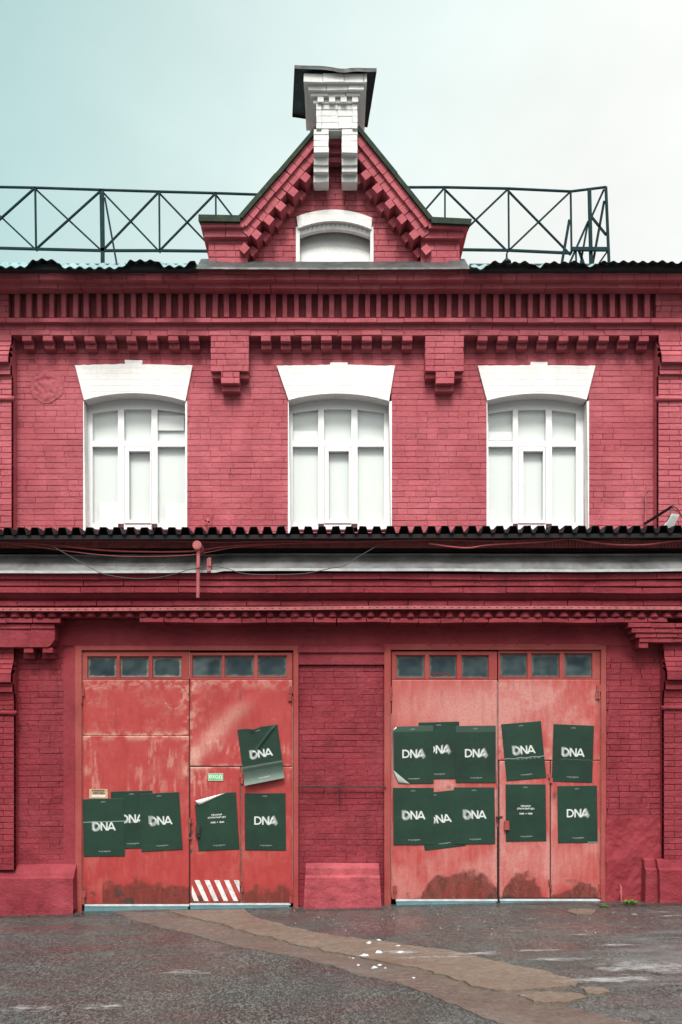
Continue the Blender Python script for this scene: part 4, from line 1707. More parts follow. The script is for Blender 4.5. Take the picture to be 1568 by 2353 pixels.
def wear_left(PX, PY, h, w, seed):
    a = w / h
    f1, f2, f3 = fbm(h, w, 4, 6, seed + 1, a), fbm(h, w, 14, 5, seed + 2, a), fbm(h, w, 9, 5, seed + 7, a * 7)
    s = .16 * sstep(.50, .72, f1 * .5 + f2 * .5) + .13 * sstep(.50, .72, f3) * sstep(.40, .60, f1)
    s += .9 * np.exp(-((PY - 1692) / 9) ** 2) * (PX < 436) * sstep(.35, .6, f2)           # worn seam
    s += .75 * np.exp(-((PY - 1762) / 6) ** 2) * (PX > 436) * sstep(.35, .6, f2)
    top = np.exp(-((PY - 1568) / 16) ** 2)
    s += .4 * top * sstep(.42, .6, f2)
    s += .6 * np.exp(-((PX - 437) / 16) ** 2) * sstep(.48, .62, f2) * (PY < 1800)
    # scratches in arcs near the top corners
    for cx, cy, rx, ry, a0, a1 in ((400, 1600, 22, 30, -3.1, 3.1), (392, 1596, 34, 22, -2, 2.4), (225, 1612, 40, 38, 1.2, 3.1), (232, 1606, 30, 26, 1.0, 3.0), (410, 1590, 46, 44, 1, 2.8),
                                   (214, 1634, 20, 20, 1, 3), (470, 1600, 30, 40, 1.2, 3.1), (465, 1590, 44, 24, .6, 2.4)):
        s += .55 * scr_arc(PX, PY, cx, cy, rx, ry, a0, a1, .035) * sstep(.38, .55, f2)
    s += .35 * sstep(.54, .70, f3) * sstep(.42, .6, f1) * (PY > 1700) * (PY < 1830)
    # pale dent below the fold of the right leaf
    s += .8 * np.exp(-(((PX - 520) + (PY - 1660) * .9) / 26) ** 2) * (PX > 438) * (PX < 590) * sstep(0, 40, PY - 1600) * sstep(0, 30, 1758 - PY) * .8
    s += .75 * np.exp(-(((PX - 450) / 13) ** 2 + ((PY - 1745) / 22) ** 2)) * (PX > 436)
    # rust along the bottom
    crest = 2045 - 26 * np.exp(-((PX - 340) / 80) ** 2) - 8 * np.exp(-((PX - 580) / 22) ** 2) - 6 * (PX > 630)
    crest = np.where((PX > 436) & (PX < 555), 2064, crest)
    crest = np.where(PX < 235, 2070, crest)
    r = sstep(-12, 9, PY - crest + (f2 - .5) * 60) * (.65 + .8 * (f3 - .2)).clip(0, 1)
    r2 = .8 * np.exp(-((PY - 2076) / 6) ** 2) * sstep(.4, .6, f2)
    dkm = .8 * sstep(.60, .68, f2) * sstep(2030, 2060, PY) * (PX < 450) + .9 * np.exp(-(((PX - 440) / 5) ** 2)) * sstep(.48, .62, f2) * (PY > 1890) * (PY < 1975)
    dkm += .9 * np.exp(-(((PX - 193) / 7) ** 2 + ((PY - 2060) / 22) ** 2))
    dkm += .5 * np.exp(-((PX - 553) / 3) ** 2) * sstep(.5, .6, f2)
    return np.clip(np.stack([s, np.maximum(r, r2), dkm], -1), 0, 1)


def wear_right(PX, PY, h, w, seed):
    a = w / h
    f1, f2, f3 = fbm(h, w, 4, 6, seed + 1, a), fbm(h, w, 14, 5, seed + 2, a), fbm(h, w, 9, 5, seed + 7, a * 7)
    s = 1.0 * np.exp(-(((PX - 1095) / 190) ** 2 + ((PY - 1625) / 52) ** 2)) * (.75 + .5 * f2)
    s += .50 * sstep(.42, .64, f1 * .75 + f2 * .25) + .20 * sstep(.44, .68, f3)
    s += .5 * np.exp(-(((PX - 1180) / 90) ** 2 + ((PY - 1990) / 45) ** 2)) + .45 * np.exp(-(((PX - 1300) / 60) ** 2 + ((PY - 1980) / 40) ** 2))
    s += .55 * np.exp(-((PX - 1144) / 9) ** 2) * sstep(.4, .6, f2) + .35 * np.exp(-((PX - 1266) / 8) ** 2)
    s += .9 * np.exp(-(((PX - 1020) / 24) ** 2 + ((PY - 1805) / 14) ** 2))
    crest = np.full_like(PX, 2075.0)

    def dome(c, rw, top):
        u = np.clip(1 - ((PX - c) / rw) ** 2, 0, 1) ** .5
        return np.where(u > 0, 2078 - (2078 - top) * u, 2085)
    crest = np.minimum(np.minimum(dome(1060, 94, 2005), dome(1202, 50, 2010)), dome(1325, 62, 2036))
    r = sstep(-8, 6, PY - crest + (f2 - .5) * 48) * (.75 + .7 * (f3 - .3)).clip(0, 1)
    r = np.maximum(r, .8 * np.exp(-((PY - 2066) / 5) ** 2) * sstep(.4, .6, f2))
    dkm = .9 * sstep(.58, .66, f2) * sstep(2048, 2060, PY) + .7 * np.exp(-((PX - 1146) / 3) ** 2) * sstep(.50, .6, f2) * (PY > 1760)
    dkm += .8 * np.exp(-(((PX - 1275) / 4) ** 2 + ((PY - 1829) / 9) ** 2)) + .6 * np.exp(-(((PX - 1032) / 6) ** 2 + ((PY - 1809) / 4) ** 2))
    return np.clip(np.stack([s, r, dkm], -1), 0, 1)


def pane(gate, r, seed, dirt):
    px0, px1, py0, py1 = r
    w, h = 26, 20
    x0, x1, z0, z1 = WX(px0, YG + .03), WX(px1, YG + .03), WZ(py1, YG + .03), WZ(py0, YG + .03)
    P = np.zeros((h, w, 3))
    X = np.linspace(x0, x1, w)[None, :].repeat(h, 0)
    Z = np.linspace(z0, z1, h)[:, None].repeat(w, 1)
    P[..., 0], P[..., 1], P[..., 2] = X, YG + .03, Z
    U, V = np.linspace(0, 1, w)[None, :], np.linspace(0, 1, h)[:, None]
    f = fbm(h, w, 5, 4, seed)
    d = np.minimum(np.minimum(U, 1 - U) * 1.25, np.minimum(V, 1 - V))
    e_ = (1 - sstep(.0, .16, d + (f - .5) * .16)) * dirt
    b = sstep(.2, .9, fbm(h, w, 2, 2, seed + 9)) * (.2 + .5 * ((seed * 37) % 10) / 10)
    grid_obj('pane', P, MAT['dglass'], gate, {'wear': np.stack([e_, b + 0 * U, 0 * b], -1)}, smooth=True)


def hinge(gate, px, py0, py1):
    m = MB()
    Yh = YG - .03
    mid_ = (py0 + py1) / 2
    m.pbox(px - 4.5, px + 4.5, py0, mid_ - 1, Yh, YG + .0)
    m.pbox(px - 7, px + 2.5, mid_ + 1, py1, Yh + .006, YG + .0)
    x = WX(px, Yh)
    m.tube([(x, Yh - .004, WZ(py1, Yh)), (x, Yh - .004, WZ(py0, Yh))], .010, 8)
    m.build('hinge', MAT['frame_red'], gate)


def make_gate(g, leafsplit, panels, transoms, mats, wearfun, seed, lb, hinges, edges_x, sillrows, seams, dent=None):
    m = MB()
    Yfr = YL - .002
    t = 14
    m.pbox(g['x0'], lb[0] - 1, g['top'], g['bot'] + 2, Yfr, YL + .12)
    m.pbox(lb[1] + 1, g['x1'], g['top'], g['bot'] + 2, Yfr, YL + .12)
    m.pbox(lb[0] - 1, lb[1] + 1, g['top'], lb[2] - 1, Yfr, YL + .12)
    gate = m.build('gate', MAT['frame_red'], B)
    m = MB()
    m.pbox(lb[0] - 6, lb[1] + 6, lb[2] - 4, 2100, YG + .10, YG + .12)
    m.build('backing', MAT['dark'], gate)
    for i, (nm, a, b, c, d) in enumerate(panels):
        leaf_panel(gate, nm, a, b, c, d, mats[0], wearfun, seed + i, dent)
    # transom frames with panes
    for (x0, x1, y0, y1, ps) in transoms:
        m = MB()
        py0, py1 = ps[0][2], ps[0][3]
        m.pbox(x0, x1, y0, py0 - 1, YG - .004, YG + .05)
        m.pbox(x0, x1, py1 + 1, y1, YG - .004, YG + .05)
        xs_ = [x0] + [q for p in ps for q in (p[0], p[1])] + [x1]
        for i in range(0, len(xs_), 2):
            m.pbox(xs_[i], xs_[i + 1], py0 - 1, py1 + 1, YG - .004, YG + .05)
        # glazing beads
        for p in ps:
            for r in ((p[0] - .2, p[0] + 2, p[2], p[3]), (p[1] - 2, p[1] + .2, p[2], p[3]), (p[0] + 2, p[1] - 2, p[2] - .2, p[2] + 1.6), (p[0] + 2, p[1] - 2, p[3] - 2, p[3] + .2)):
                m.pbox(*r, YG + .012, YG + .028)
        m.build('transom_frame', MAT['frame_red'], gate)
        for i, p in enumerate(ps):
            pane(gate, p, seed + i * 3 + int(x0), 1.0 if x0 < 300 else .45)
    for hgs in hinges:
        hinge(gate, *hgs)
    # pale worn steel edges along the leaves
    m = MB()
    for (a, b, c) in edges_x:
        m.pbox(a - .5, a + .5, b, c, YG - .006, YG + .004)
    m.build('worn_edge', MAT['edge'], gate)
    m = MB()
    for (a, b, c, d) in seams:
        m.pbox(a, b, c, d, YG - .0035, YG + .004)
    m.build('seam', MAT['iron'], gate)
    # white lip and teal sill
    m = MB()
    for (a, b, c) in sillrows:
        m.pbox(a, b, c, c + 4.6, YG - .014, YG + .02)
    m.build('door_lip', MAT['strip_white'], gate)
    m = MB()
    for (a, b, c) in sillrows:
        m.pbox(a + 1, b - 3, c + 5, c + 30, YG - .008, YG + .03)
    m.build('door_sill', MAT['strip_teal'], gate)
    return gate


def dent_left(PX, PY):
    d = .020 * np.exp(-(((PX - 500) / 70) ** 2 + ((PY - 1672) / 46) ** 2)) * (PX > 437) * (PY < 1760)
    d -= .010 * np.exp(-(((PX - 520) + (PY - 1660) * .9) / 30) ** 2) * (PX > 437) * (PX < 600) * (PY < 1760) * sstep(0, 40, PY - 1590)
    return d


gate1 = make_gate(GL, 436, [('gate_leaf', 189.5, 434.6, 1563, 1691), ('gate_leaf', 189.5, 434.6, 1691.5, 2078), ('gate_leaf', 437, 672.5, 1563, 1761), ('wicket_door', 437.5, 553, 1763, 2076), ('gate_leaf', 555.6, 672.5, 1762.5, 2077)],
                  [(190, 434.6, 1497, 1562, [(200.5, 269, 1509, 1557.5), (275, 343, 1509, 1557.5), (350, 418.5, 1509, 1557.5)]),
                   (437, 672.5, 1500, 1562, [(441.6, 511.5, 1507, 1556), (515.5, 585, 1507, 1556), (591.5, 660, 1507, 1556)])],
                  (MAT['gate_red'],), wear_left, 100, (188.5, 673.5, 1495),
                  [(188, 1583, 1617), (192, 2048, 2079), (669, 1578, 1611), (672, 2043, 2075)],
                  [(435.9, 1497, 1560), (554.3, 1765, 2077), (672.8, 1600, 2074), (189, 1500, 2076)],
                  [(193, 435, 2078.5), (436.5, 668, 2076)],
                  [(435.2, 436.6, 1565, 2078), (437, 554, 1761.4, 1762.5)], dent_left)
gate2 = make_gate(GR, 1144, [('gate_leaf', 900.5, 1142.8, 1563, 2067), ('gate_leaf', 1145.5, 1380, 1562, 1747), ('wicket_door', 1148, 1264, 1749, 2064), ('gate_leaf', 1266.4, 1380, 1748.5, 2064)],
                  [(900.5, 1142.8, 1497, 1562, [(910, 977, 1506, 1559), (986, 1051, 1506, 1559), (1060, 1124, 1506, 1559)]),
                   (1145.5, 1380, 1495, 1561, [(1148.5, 1213, 1502, 1557), (1221, 1287, 1502, 1557), (1296.5, 1362, 1502, 1557)])],
                  (MAT['gate_faded'],), wear_right, 200, (899.5, 1381, 1494),
                  [(898, 1578, 1611), (908, 2036, 2066), (1377, 1575, 1606), (1382, 2032, 2064)],
                  [(1380.4, 1570, 2060), (900, 1640, 2062), (1144.2, 1565, 1900)],
                  [(910, 1144, 2067), (1149, 1381, 2066.5)],
                  [(1145.3, 1147.3, 1750, 2066), (1264.5, 1266, 1749, 2064), (1146, 1264, 1747.6, 1748.5)])


def small(gate, name, mat, boxes):
    m = MB()
    for (a, b, c, d, y0, y1) in boxes:
        m.pbox(a, b, c, d, y0, y1)
    return m.build(name, mat, gate)


YP = YG - .004
small(gate1, 'latch', MAT['iron'], [(449.5, 459.5, 1899, 1924, YP - .035, YP), (451.5, 457.5, 1903, 1917, YP - .045, YP - .035)])
small(gate1, 'door_bolt', MAT['rust'], [(433, 439, 1880, 1893, YP - .03, YP), (434.5, 437, 1890, 1915, YP - .04, YP - .03), (434, 441, 1925, 1929, YP - .02, YP)])
small(gate1, 'wicket_hinge', MAT['frame_red'], [(550.5, 556.5, 1776, 1787, YP - .02, YP), (553, 559, 1788, 1801, YP - .02, YP)])
small(gate2, 'latch', MAT['frame_red'], [(1160, 1171, 1887, 1907.5, YP - .04, YP)])
small(gate2, 'door_bolt', MAT['iron'], [(1141, 1149, 1877, 1880, YP - .02, YP), (1142.5, 1144.5, 1878, 1892, YP - .03, YP - .01), (1149, 1156, 1876, 1878, YP - .015, YP)])
small(gate2, 'wicket_hinge', MAT['frame_red'], [(1261, 1266, 1778, 1788, YP - .02, YP), (1264.5, 1271, 1788, 1800, YP - .02, YP)])
small(gate2, 'wicket_hinge', MAT['rust'], [(1262, 1265.5, 2022, 2033, YP - .02, YP), (1265.5, 1269, 2034, 2046, YP - .02, YP)])
small(gate1, 'wicket_hinge', MAT['rust'], [(551, 555, 2026, 2037, YP - .02, YP), (554.6, 559, 2038, 2050, YP - .02, YP)])
m = MB()          # small red scribble on one pane
m.tube([W(993 + i * .5, 1549 - 3.2 * math.sin(i * .55) * (1 if i % 23 < 17 else .3) + 1.5 * math.sin(i * .17), YG + .026) for i in range(94)], .0035, 5)
m.build('scribble', MAT['rust'], gate2)
# hazard stripes on the wicket
m = MB()
for i in range(6):
    a = 437.5 + 3 + (i - .75) * 22.6
    pts = [(a + 23, 2071), (a + 33.5, 2071), (a + 12.5, 2023), (a + 1.0, 2023)]
    cl_ = []
    # clip to the wicket's width
    L0, R0 = 441, 551
    def clipx(poly, xx, keep_left):
        out = []
        for q in range(len(poly)):
            p, r = poly[q], poly[(q + 1) % len(poly)]
            ip = (p[0] <= xx) == keep_left or p[0] == xx
            ir = (r[0] <= xx) == keep_left or r[0] == xx
            if ip:
                out.append(p)
            if ip != ir:
                t = (xx - p[0]) / (r[0] - p[0])
                out.append((xx, p[1] + (r[1] - p[1]) * t))
        return out
    pts = clipx(clipx(pts, R0, True), L0, False)
    if len(pts) >= 3:
        m.pprism(pts, YG - .0075, YG - .004)
m.build('hazard_stripes', MAT['white_plate'], gate1)

# ------------------------------------------------------------------ posters
def seg(u, v, a, b, w):
    ax, ay = a
    bx, by = b
    dx_, dy_ = bx - ax, by - ay
    t = np.clip(((u - ax) * dx_ + (v - ay) * dy_) / (dx_ * dx_ + dy_ * dy_), 0, 1)
    d = np.hypot(u - ax - t * dx_, v - ay - t * dy_)
    return d - w


def dna(u, v):
    """u across 0..2.62, v up 0..1"""
    w = .078
    s = 1e9 * np.ones_like(u)
    # D
    s = np.minimum(s, np.maximum(np.abs(u - .11) - w, np.abs(v - .5) - .5))
    r = np.hypot(np.maximum(u - .36, 0) * 1.02, v - .5)
    ringd = np.abs(r - (.5 - w)) - w
    bow = np.where(u > .36, ringd, np.abs(np.abs(v - .5) - (.5 - w)) - w)
    bow = np.where(u < .05, 1, bow)
    s = np.minimum(s, np.where(u < .90, bow, 1))
    # N
    for c in (.99, 1.62):
        s = np.minimum(s, np.maximum(np.abs(u - c) - w * .95, np.abs(v - .5) - .5))
    s = np.minimum(s, np.maximum(np.abs((u - .99) - (1 - v) * .63) * .84 - w, np.abs(v - .5) - .5))
    # A
    for q in (-1, 1):
        s = np.minimum(s, np.maximum(np.abs((u - 2.12) - q * (1 - v) * .40) * .92 - w, np.abs(v - .5) - .5))
    s = np.minimum(s, np.maximum(np.abs(u - 2.12) - .28, np.abs(v - .27) - .085))
    return np.clip(.5 - s / .05, 0, 1)


def print_mask(w, h, kind, smear):
    U = np.linspace(0, 1, w)[None, :].repeat(h, 0)
    V = np.linspace(0, 1, h)[:, None].repeat(w, 1)      # 0 bottom
    m = np.zeros((h, w))
    x0, x1 = .225, .79
    gh = .142
    zc = .52
    uu = (U - x0) / (x1 - x0) * 2.60
    vv = (V - zc) / gh + .5
    if kind == 'logo':
        rampv = np.clip(uu / 2.6, 0, 1)
        if smear < 0:
            rampv = 1 - rampv
        rampv = sstep(.25, 1, rampv)
        acc = 0
        K = 13
        for t in np.linspace(-1, 1, K):
            acc = acc + dna(uu + t * .13 * rampv * abs(smear), vv + t * .16 * rampv * abs(smear) * (1 if smear > 0 else -1))
        m = acc / K
        soft = acc / K
        m = np.clip(soft * 1.15, 0, 1)
    r = np.random.default_rng(5)
    def dashes(zc_, th, xa, xb, seed):
        rr = np.random.default_rng(seed)
        on = (rr.random(w) > .28)[None, :]
        return ((np.abs(V - zc_) < th) & (U > xa) & (U < xb) & on) * .40
    m = np.maximum(m, dashes(.088, .0040, .36, .66, 1))
    m = np.maximum(m, dashes(.076, .0035, .43, .57, 2) * .8)
    m = np.maximum(m, dashes(.955, .0040, .45, .55, 3))
    m = np.maximum(m, dashes(.944, .0040, .43, .57, 4))
    return m, U, V


def text_obj(body, size, mat, name, parent, to_world, align='CENTER', spacing=1.0):
    c = bpy.data.curves.new(name, 'FONT')
    c.body = body
    c.size = size
    c.align_x = align
    c.align_y = 'CENTER'
    c.space_character = spacing
    c.offset = size * .006
    t = bpy.data.objects.new(name, c)
    COL.objects.link(t)
    dg = bpy.context.evaluated_depsgraph_get()
    me = bpy.data.meshes.new_from_object(t.evaluated_get(dg))
    bpy.data.objects.remove(t)
    bpy.data.curves.remove(c)
    me.name = name
    for v in me.vertices:
        v.co = Vector(to_world(v.co.x, v.co.y))
    me.materials.clear()
    me.materials.append(mat)
    o = bpy.data.objects.new(name, me)
    COL.objects.link(o)
    o.parent = parent
    o.matrix_parent_inverse = pinv(parent)
    return o


def poster(quad, layer, label, kind='logo', smear=1.0, curl=None, crease=None, cut=None, seed=0):
    """quad: TL, TR, BR, BL in the photograph"""
    Yp = YG - .0065 - .0022 * layer
    w, h = 126, 176
    m, U, V = print_mask(w, h, kind, smear)
    TL, TR, BR, BL = [np.array(W(a, b, Yp)) for a, b in quad]
    f = fbm(h, w, 3, 3, seed + 300)
    P = ((1 - U) * (1 - V))[..., None] * BL + (U * (1 - V))[..., None] * BR + ((1 - U) * V)[..., None] * TL + (U * V)[..., None] * TR
    P[..., 1] -= (f - .25).clip(0) * .0035
    keep = None
    if curl is not None:
        P = curl(P, U, V)
    cr = np.zeros_like(m)
    if crease is not None:
        cr = crease(U, V)
    if cut is not None:
        keep = cut(U, V)
    o = grid_obj('poster', P, MAT['poster'], None, {'print': np.stack([m, cr, 0 * m], -1)}, keep=keep, thick=.0008)
    tag(o, label, 'poster', 'dark green posters pasted on the gates')
    if kind == 'text':
        ex, ez = (TR - TL), (TL - BL)
        for body, size, v0, sp in (('ПЕКАРНЯ', .0285, .618, 1.0), ('ОТКРЫТЫЙ ЦЕХ', .0285, .573, 1.0), ('10:00 → 18:00', .0295, .487, 1.0)):
            def tw(x, y, v0=v0):
                q = BL + ex * (.5 + x / .53) + ez * (v0 + y / .75)
                return (q[0], Yp - .0035, q[2])
            text_obj(body, size, MAT['letter'], 'lettering', o, tw, spacing=sp)
    return o


def ZH(l):
    return [(a * .46094, 1470 + b * .46094) for a, b in l]


def ZI(l):
    return [(673.75 + a * .57031, 1470 + b * .57031) for a, b in l]


def fold_strip(parent, pts, Y0, bulge, mat):
    """small rolled-over corner: triangle A (tip), B, C in the photograph, bulging outwards"""
    n = 10
    A, Bp, Cc = [np.array(p, float) for p in pts]
    P = np.zeros((n, n, 3))
    for i in range(n):
        for k in range(n):
            s, t = i / (n - 1), k / (n - 1)
            q = (A * (1 - t) + Bp * t) * (1 - s) + Cc * s
            P[i, k] = W(q[0], q[1], Y0 - bulge * math.sin(math.pi * min(1, t * .85 + .1)) * (1 - s * .9))
    return grid_obj('folded_corner', P, mat, parent, thick=.0008)


hc = lambda v0, wd, amt, u0=0, u1=1: (lambda U, V: amt * np.exp(-((V - v0 - .004 * np.sin(U * 23)) / wd) ** 2) * (U > u0) * (U < u1))

# left gate
poster(ZH([(553, 757), (760, 753), (765, 1038), (558, 1046)]), 0, 'green poster half hidden between two others on the left gate, lettering cut off both sides', smear=-.8, seed=1,
       crease=lambda U, V: .55 * np.exp(-((V - .46) / .006) ** 2))
poster(ZH([(413, 796), (617, 791), (623, 1080), (417, 1081)]), 1, 'green poster under the small plaque on the left gate, crossed by a white line', smear=-.9, seed=2,
       crease=lambda U, V: .85 * np.exp(-((V - .595 - .012 * U) / .006) ** 2))
poster(ZH([(693, 770), (893, 759), (911, 1046), (706, 1058)]), 1, 'tilted green poster, rightmost of the overlapping three on the left gate', smear=-1.2, seed=3)
p4 = poster(ZH([(968, 772), (1177, 760), (1195, 1046), (990, 1055)]), 0, 'green poster with small text and a white rolled corner above the striped panel', kind='text', seed=4,
            cut=lambda U, V: (V < .815 + .185 * (U / .66)) | (U > .66))
fold_strip(p4, ZH([(974, 803), (993, 827), (1125, 764)]), YG - .010, .022, MAT['fold'])
poster(ZH([(1220, 766), (1424, 765), (1427, 1052), (1222, 1050)]), 0, 'flat upright green poster on the left gate, directly under the peeling one', smear=1.0, seed=5)


def curl6(P, U, V):
    # the lower quarter swings out and up-curls, a diagonal wrinkle crosses the upper half
    c = np.clip((.30 - V) / .30, 0, 1)
    P[..., 1] -= .075 * c ** 1.6 * (1 - .25 * U)
    P[..., 2] += .0 * c
    q = (U - .35) - (V - .55) * 1.35
    ridge = np.exp(-(q / .045) ** 2) * sstep(.45, .62, V) * sstep(1.02, .9, V)
    P[..., 1] -= .016 * ridge
    P[..., 1] -= .010 * np.exp(-((U - .38) / .07) ** 2) * sstep(.86, 1, V)
    P[..., 2] -= .020 * np.exp(-((U - .40) / .13) ** 2) * sstep(.86, 1, V)
    P[..., 1] -= .012 * np.exp(-((V - .30) / .02) ** 2)
    return P


poster(ZH([(1184, 449), (1384, 423), (1420, 690), (1222, 729)]), 1, 'crumpled green poster peeling off the left gate with its bottom edge curling outward', smear=-.9, curl=curl6, seed=6,
       crease=lambda U, V: .42 * np.exp(-((V - .285) / .012) ** 2) + .30 * sstep(.16, .0, V))  # fold line, and pale sky sheen painted on the curled bottom
# right gate, upper row
poster(ZI([(506, 334), (670, 330), (666, 561), (508, 563)]), 0, 'green poster in the middle of the upper overlapping three on the right gate', smear=1.0, seed=7)
p1 = poster(ZI([(401, 350), (565, 347), (567, 580), (405, 581)]), 1, 'green poster with a lifted pale lower left corner on the right gate', smear=1.0, seed=8,
            cut=lambda U, V: (V > .235 - .6 * U) & ~((U < .055) & (V > .955)), crease=lambda U, V: .10 * (V > .905) + .3 * sstep(.03, 0, U))
fold_strip(p1, ZI([(424, 577), (404, 526), (470, 581)]), YG - .012, .012, MAT['fold_green'])
fold_strip(p1, ZI([(416, 350), (417, 361), (403, 365)]), YG - .010, .010, MAT['fold'])
poster(ZI([(655, 348), (817, 346), (817.5, 577), (656, 577)]), 1, 'flat green poster, rightmost of the upper overlapping three on the right gate', smear=1.1, seed=9,
       crease=lambda U, V: .08 * (V > .89))
poster(ZI([(839, 341), (999, 328), (1021, 557), (861, 570)]), 0, 'tilted green poster creased by a white horizontal fold, above the small text poster', smear=-1.0, seed=10,
       crease=lambda U, V: .85 * np.exp(-((V - .385 - .006 * np.sin(U * 20)) / .006) ** 2) + .35 * np.exp(-((V - .365) / .012) ** 2) * (U > .3) * (U < .9) * (.5 + .5 * np.sin(U * 60)))
poster(ZI([(1050, 340), (1213, 347), (1206, 577), (1043, 571)]), 0, 'green poster leaning slightly clockwise, far right of the upper row', smear=-.9, seed=11, crease=hc(.395, .004, .25, .2))
# right gate, lower row
poster(ZI([(487, 623), (648, 606), (696, 831), (532, 850)]), 0, 'crooked green poster hanging lowest on the right gate', smear=-.8, seed=12)
poster(ZI([(403, 597), (567, 597), (568, 827), (405, 828)]), 1, 'upright green poster at the left end of the lower row on the right gate', smear=-1.0, seed=13, crease=hc(.48, .004, .06))
poster(ZI([(649, 595), (812, 595), (815, 823), (652, 826)]), 1, 'green poster, rightmost of the lower overlapping three on the right gate', smear=-1.2, seed=14)
poster(ZI([(857, 583), (1018, 583), (1021, 812), (858, 814)]), 0, 'green poster with small text lines on the right gate wicket behind the red latch box', kind='text', seed=15)
poster(ZI([(1065, 590), (1225, 588), (1228, 818), (1068, 820)]), 0, 'green poster with pale torn bottom corner, far right of the lower row', smear=1.0, seed=16,
       crease=lambda U, V: .8 * ((V < .012 + 0 * U) & (U > .75)))

# entrance sign and plaque
m = MB()
m.pbox(479, 512.6, 1777.5, 1794, YG - .010, YG - .004)
sg = m.build('entrance_sign', MAT['sign'])
tag(sg, 'small bright green sign with white lettering on the wicket of the left gate', 'sign')
m = MB()
for r in ((479, 512.6, 1777.5, 1778.0), (479, 512.6, 1793.5, 1794), (479, 479.5, 1778.0, 1793.5), (512.1, 512.6, 1778.0, 1793.5)):
    m.pbox(*r, YG - .0115, YG - .010)
m.build('border', MAT['letter'], sg)
sc_ = WX(512.6, YG) - WX(479, YG)
text_obj('ВХОД', .056, MAT['letter'], 'lettering', sg, lambda x, y: (WX(495.8, YG) + x, YG - .012, WZ(1785.6, YG) + y))
m = MB()
m.pbox(205, 247.5, 1813.5, 1835, YG - .009, YG - .004)
pq = m.build('plaque', MAT['plaque'])
tag(pq, 'small yellowed notice plate with worn black print above the left posters', 'plaque')
m = MB()
rr = random.Random(2)
for (y0, y1, a, b) in ((1815.5, 1818.2, 211, 242), (1819.4, 1821.6, 215, 240), (1822.8, 1825, 213, 241)):
    x = a
    while x < b:
        wd = rr.uniform(1.5, 4)
        m.pbox(x, min(x + wd, b), y0, y1, YG - .0105, YG - .009)
        x += wd + rr.uniform(.4, 1)
m.build('lettering', MAT['plaque_ink'], pq)
m = MB()
m.pbox(210.5, 242.5, 1827, 1831.5, YG - .0105, YG - .009)
m.build('name_strip', MAT['white_plate'], pq)

# ------------------------------------------------------------------ roof railing
R = empty('roof_railing', W(300, 580, 1.2), 'dark green welded steel railing with crossed braces running along the roof behind the gable', 'railing')


def rail_part(name, segs, w, d=.03):
    m = MB()
    for a, b in segs:
        m.bar(a, b, w, d)
    return m.build(name, MAT['rail'], R)


topL = [(-300, 425), (-70, 428), (81, 431), (234, 436), (366, 440), (496, 443.5), (600, 447)]
botL = [(-300, 566), (-72, 568), (83, 572), (236, 575.6), (367, 575.6), (497, 577), (600, 578)]
Yr = 1.2
Tl, Bl = [W(*p, Yr) for p in topL], [W(*p, Yr) for p in botL]
topR = [(900, 430), (1023, 430), (1169, 433), (1312, 439.6)]
botR = [(900, 571), (1023, 573), (1170, 575), (1314, 581.5)]
Tr, Br = [W(*p, Yr) for p in topR], [W(*p, Yr) for p in botR]
cornT, cornB = W(1393, 429.5, 1.13), W(1398, 573, 1.13)
join = [(Tl[-1], Tr[0]), (Bl[-1], Br[0])]
rail_part('top_rail', list(zip(Tl[:-1], Tl[1:])) + [join[0]] + list(zip(Tr[:-1], Tr[1:])) + [(Tr[-1], cornT)], .019)
rail_part('bottom_rail', list(zip(Bl[:-1], Bl[1:])) + [join[1]] + list(zip(Br[:-1], Br[1:])), .027)
m = MB()
m.bar(W(1314, 572, Yr - .03), W(1398, 572.5, 1.10), .05, .03)
m.build('bottom_rail', MAT['rail'], R)
for i in range(1, 6):
    rail_part('post', [(Tl[i], Bl[i])], .021 if i != 3 else .058)
rail_part('post', [(W(236, 570, Yr), W(236, 615, Yr))], .05)
for i in range(1, 4):
    rail_part('post', [(Tr[i], Br[i])], .021)
rail_part('post', [(W(1355, 435, 1.16), W(1359, 612, 1.16))], .046)
rail_part('post', [(cornT, W(1400.5, 612, 1.13))], .032)
for T, Bm, a, b in ((Tl, Bl, 0, 6), (Tr, Br, 0, 3)):
    for i in range(a, b):
        rail_part('brace', [(Bm[i], T[i + 1])], .018)
        p, q = Vector(T[i]), Vector(Bm[i + 1])
        off = Vector((0, .04, 0))
        rail_part('brace', [(p + off, q + off)], .017)
for (a, b, wd) in (((241, 454), (270, 615), .022), ((1309, 505), (1290, 615), .034), ((1352, 509), (1305, 615), .030), ((1389, 462), (1361, 615), .030), ((1388, 436), (1360, 498), .028), ((1360, 498), (1394, 540), .026),
                   ((1331, 575), (1345, 615), .03), ((1351, 515), (1333, 615), .024), ((1324, 578), (1325, 615), .02), ((1396, 578), (1370, 615), .02)):
    rail_part('brace', [(W(*a, Yr - .02), W(*b, Yr - .02))], wd, .025)

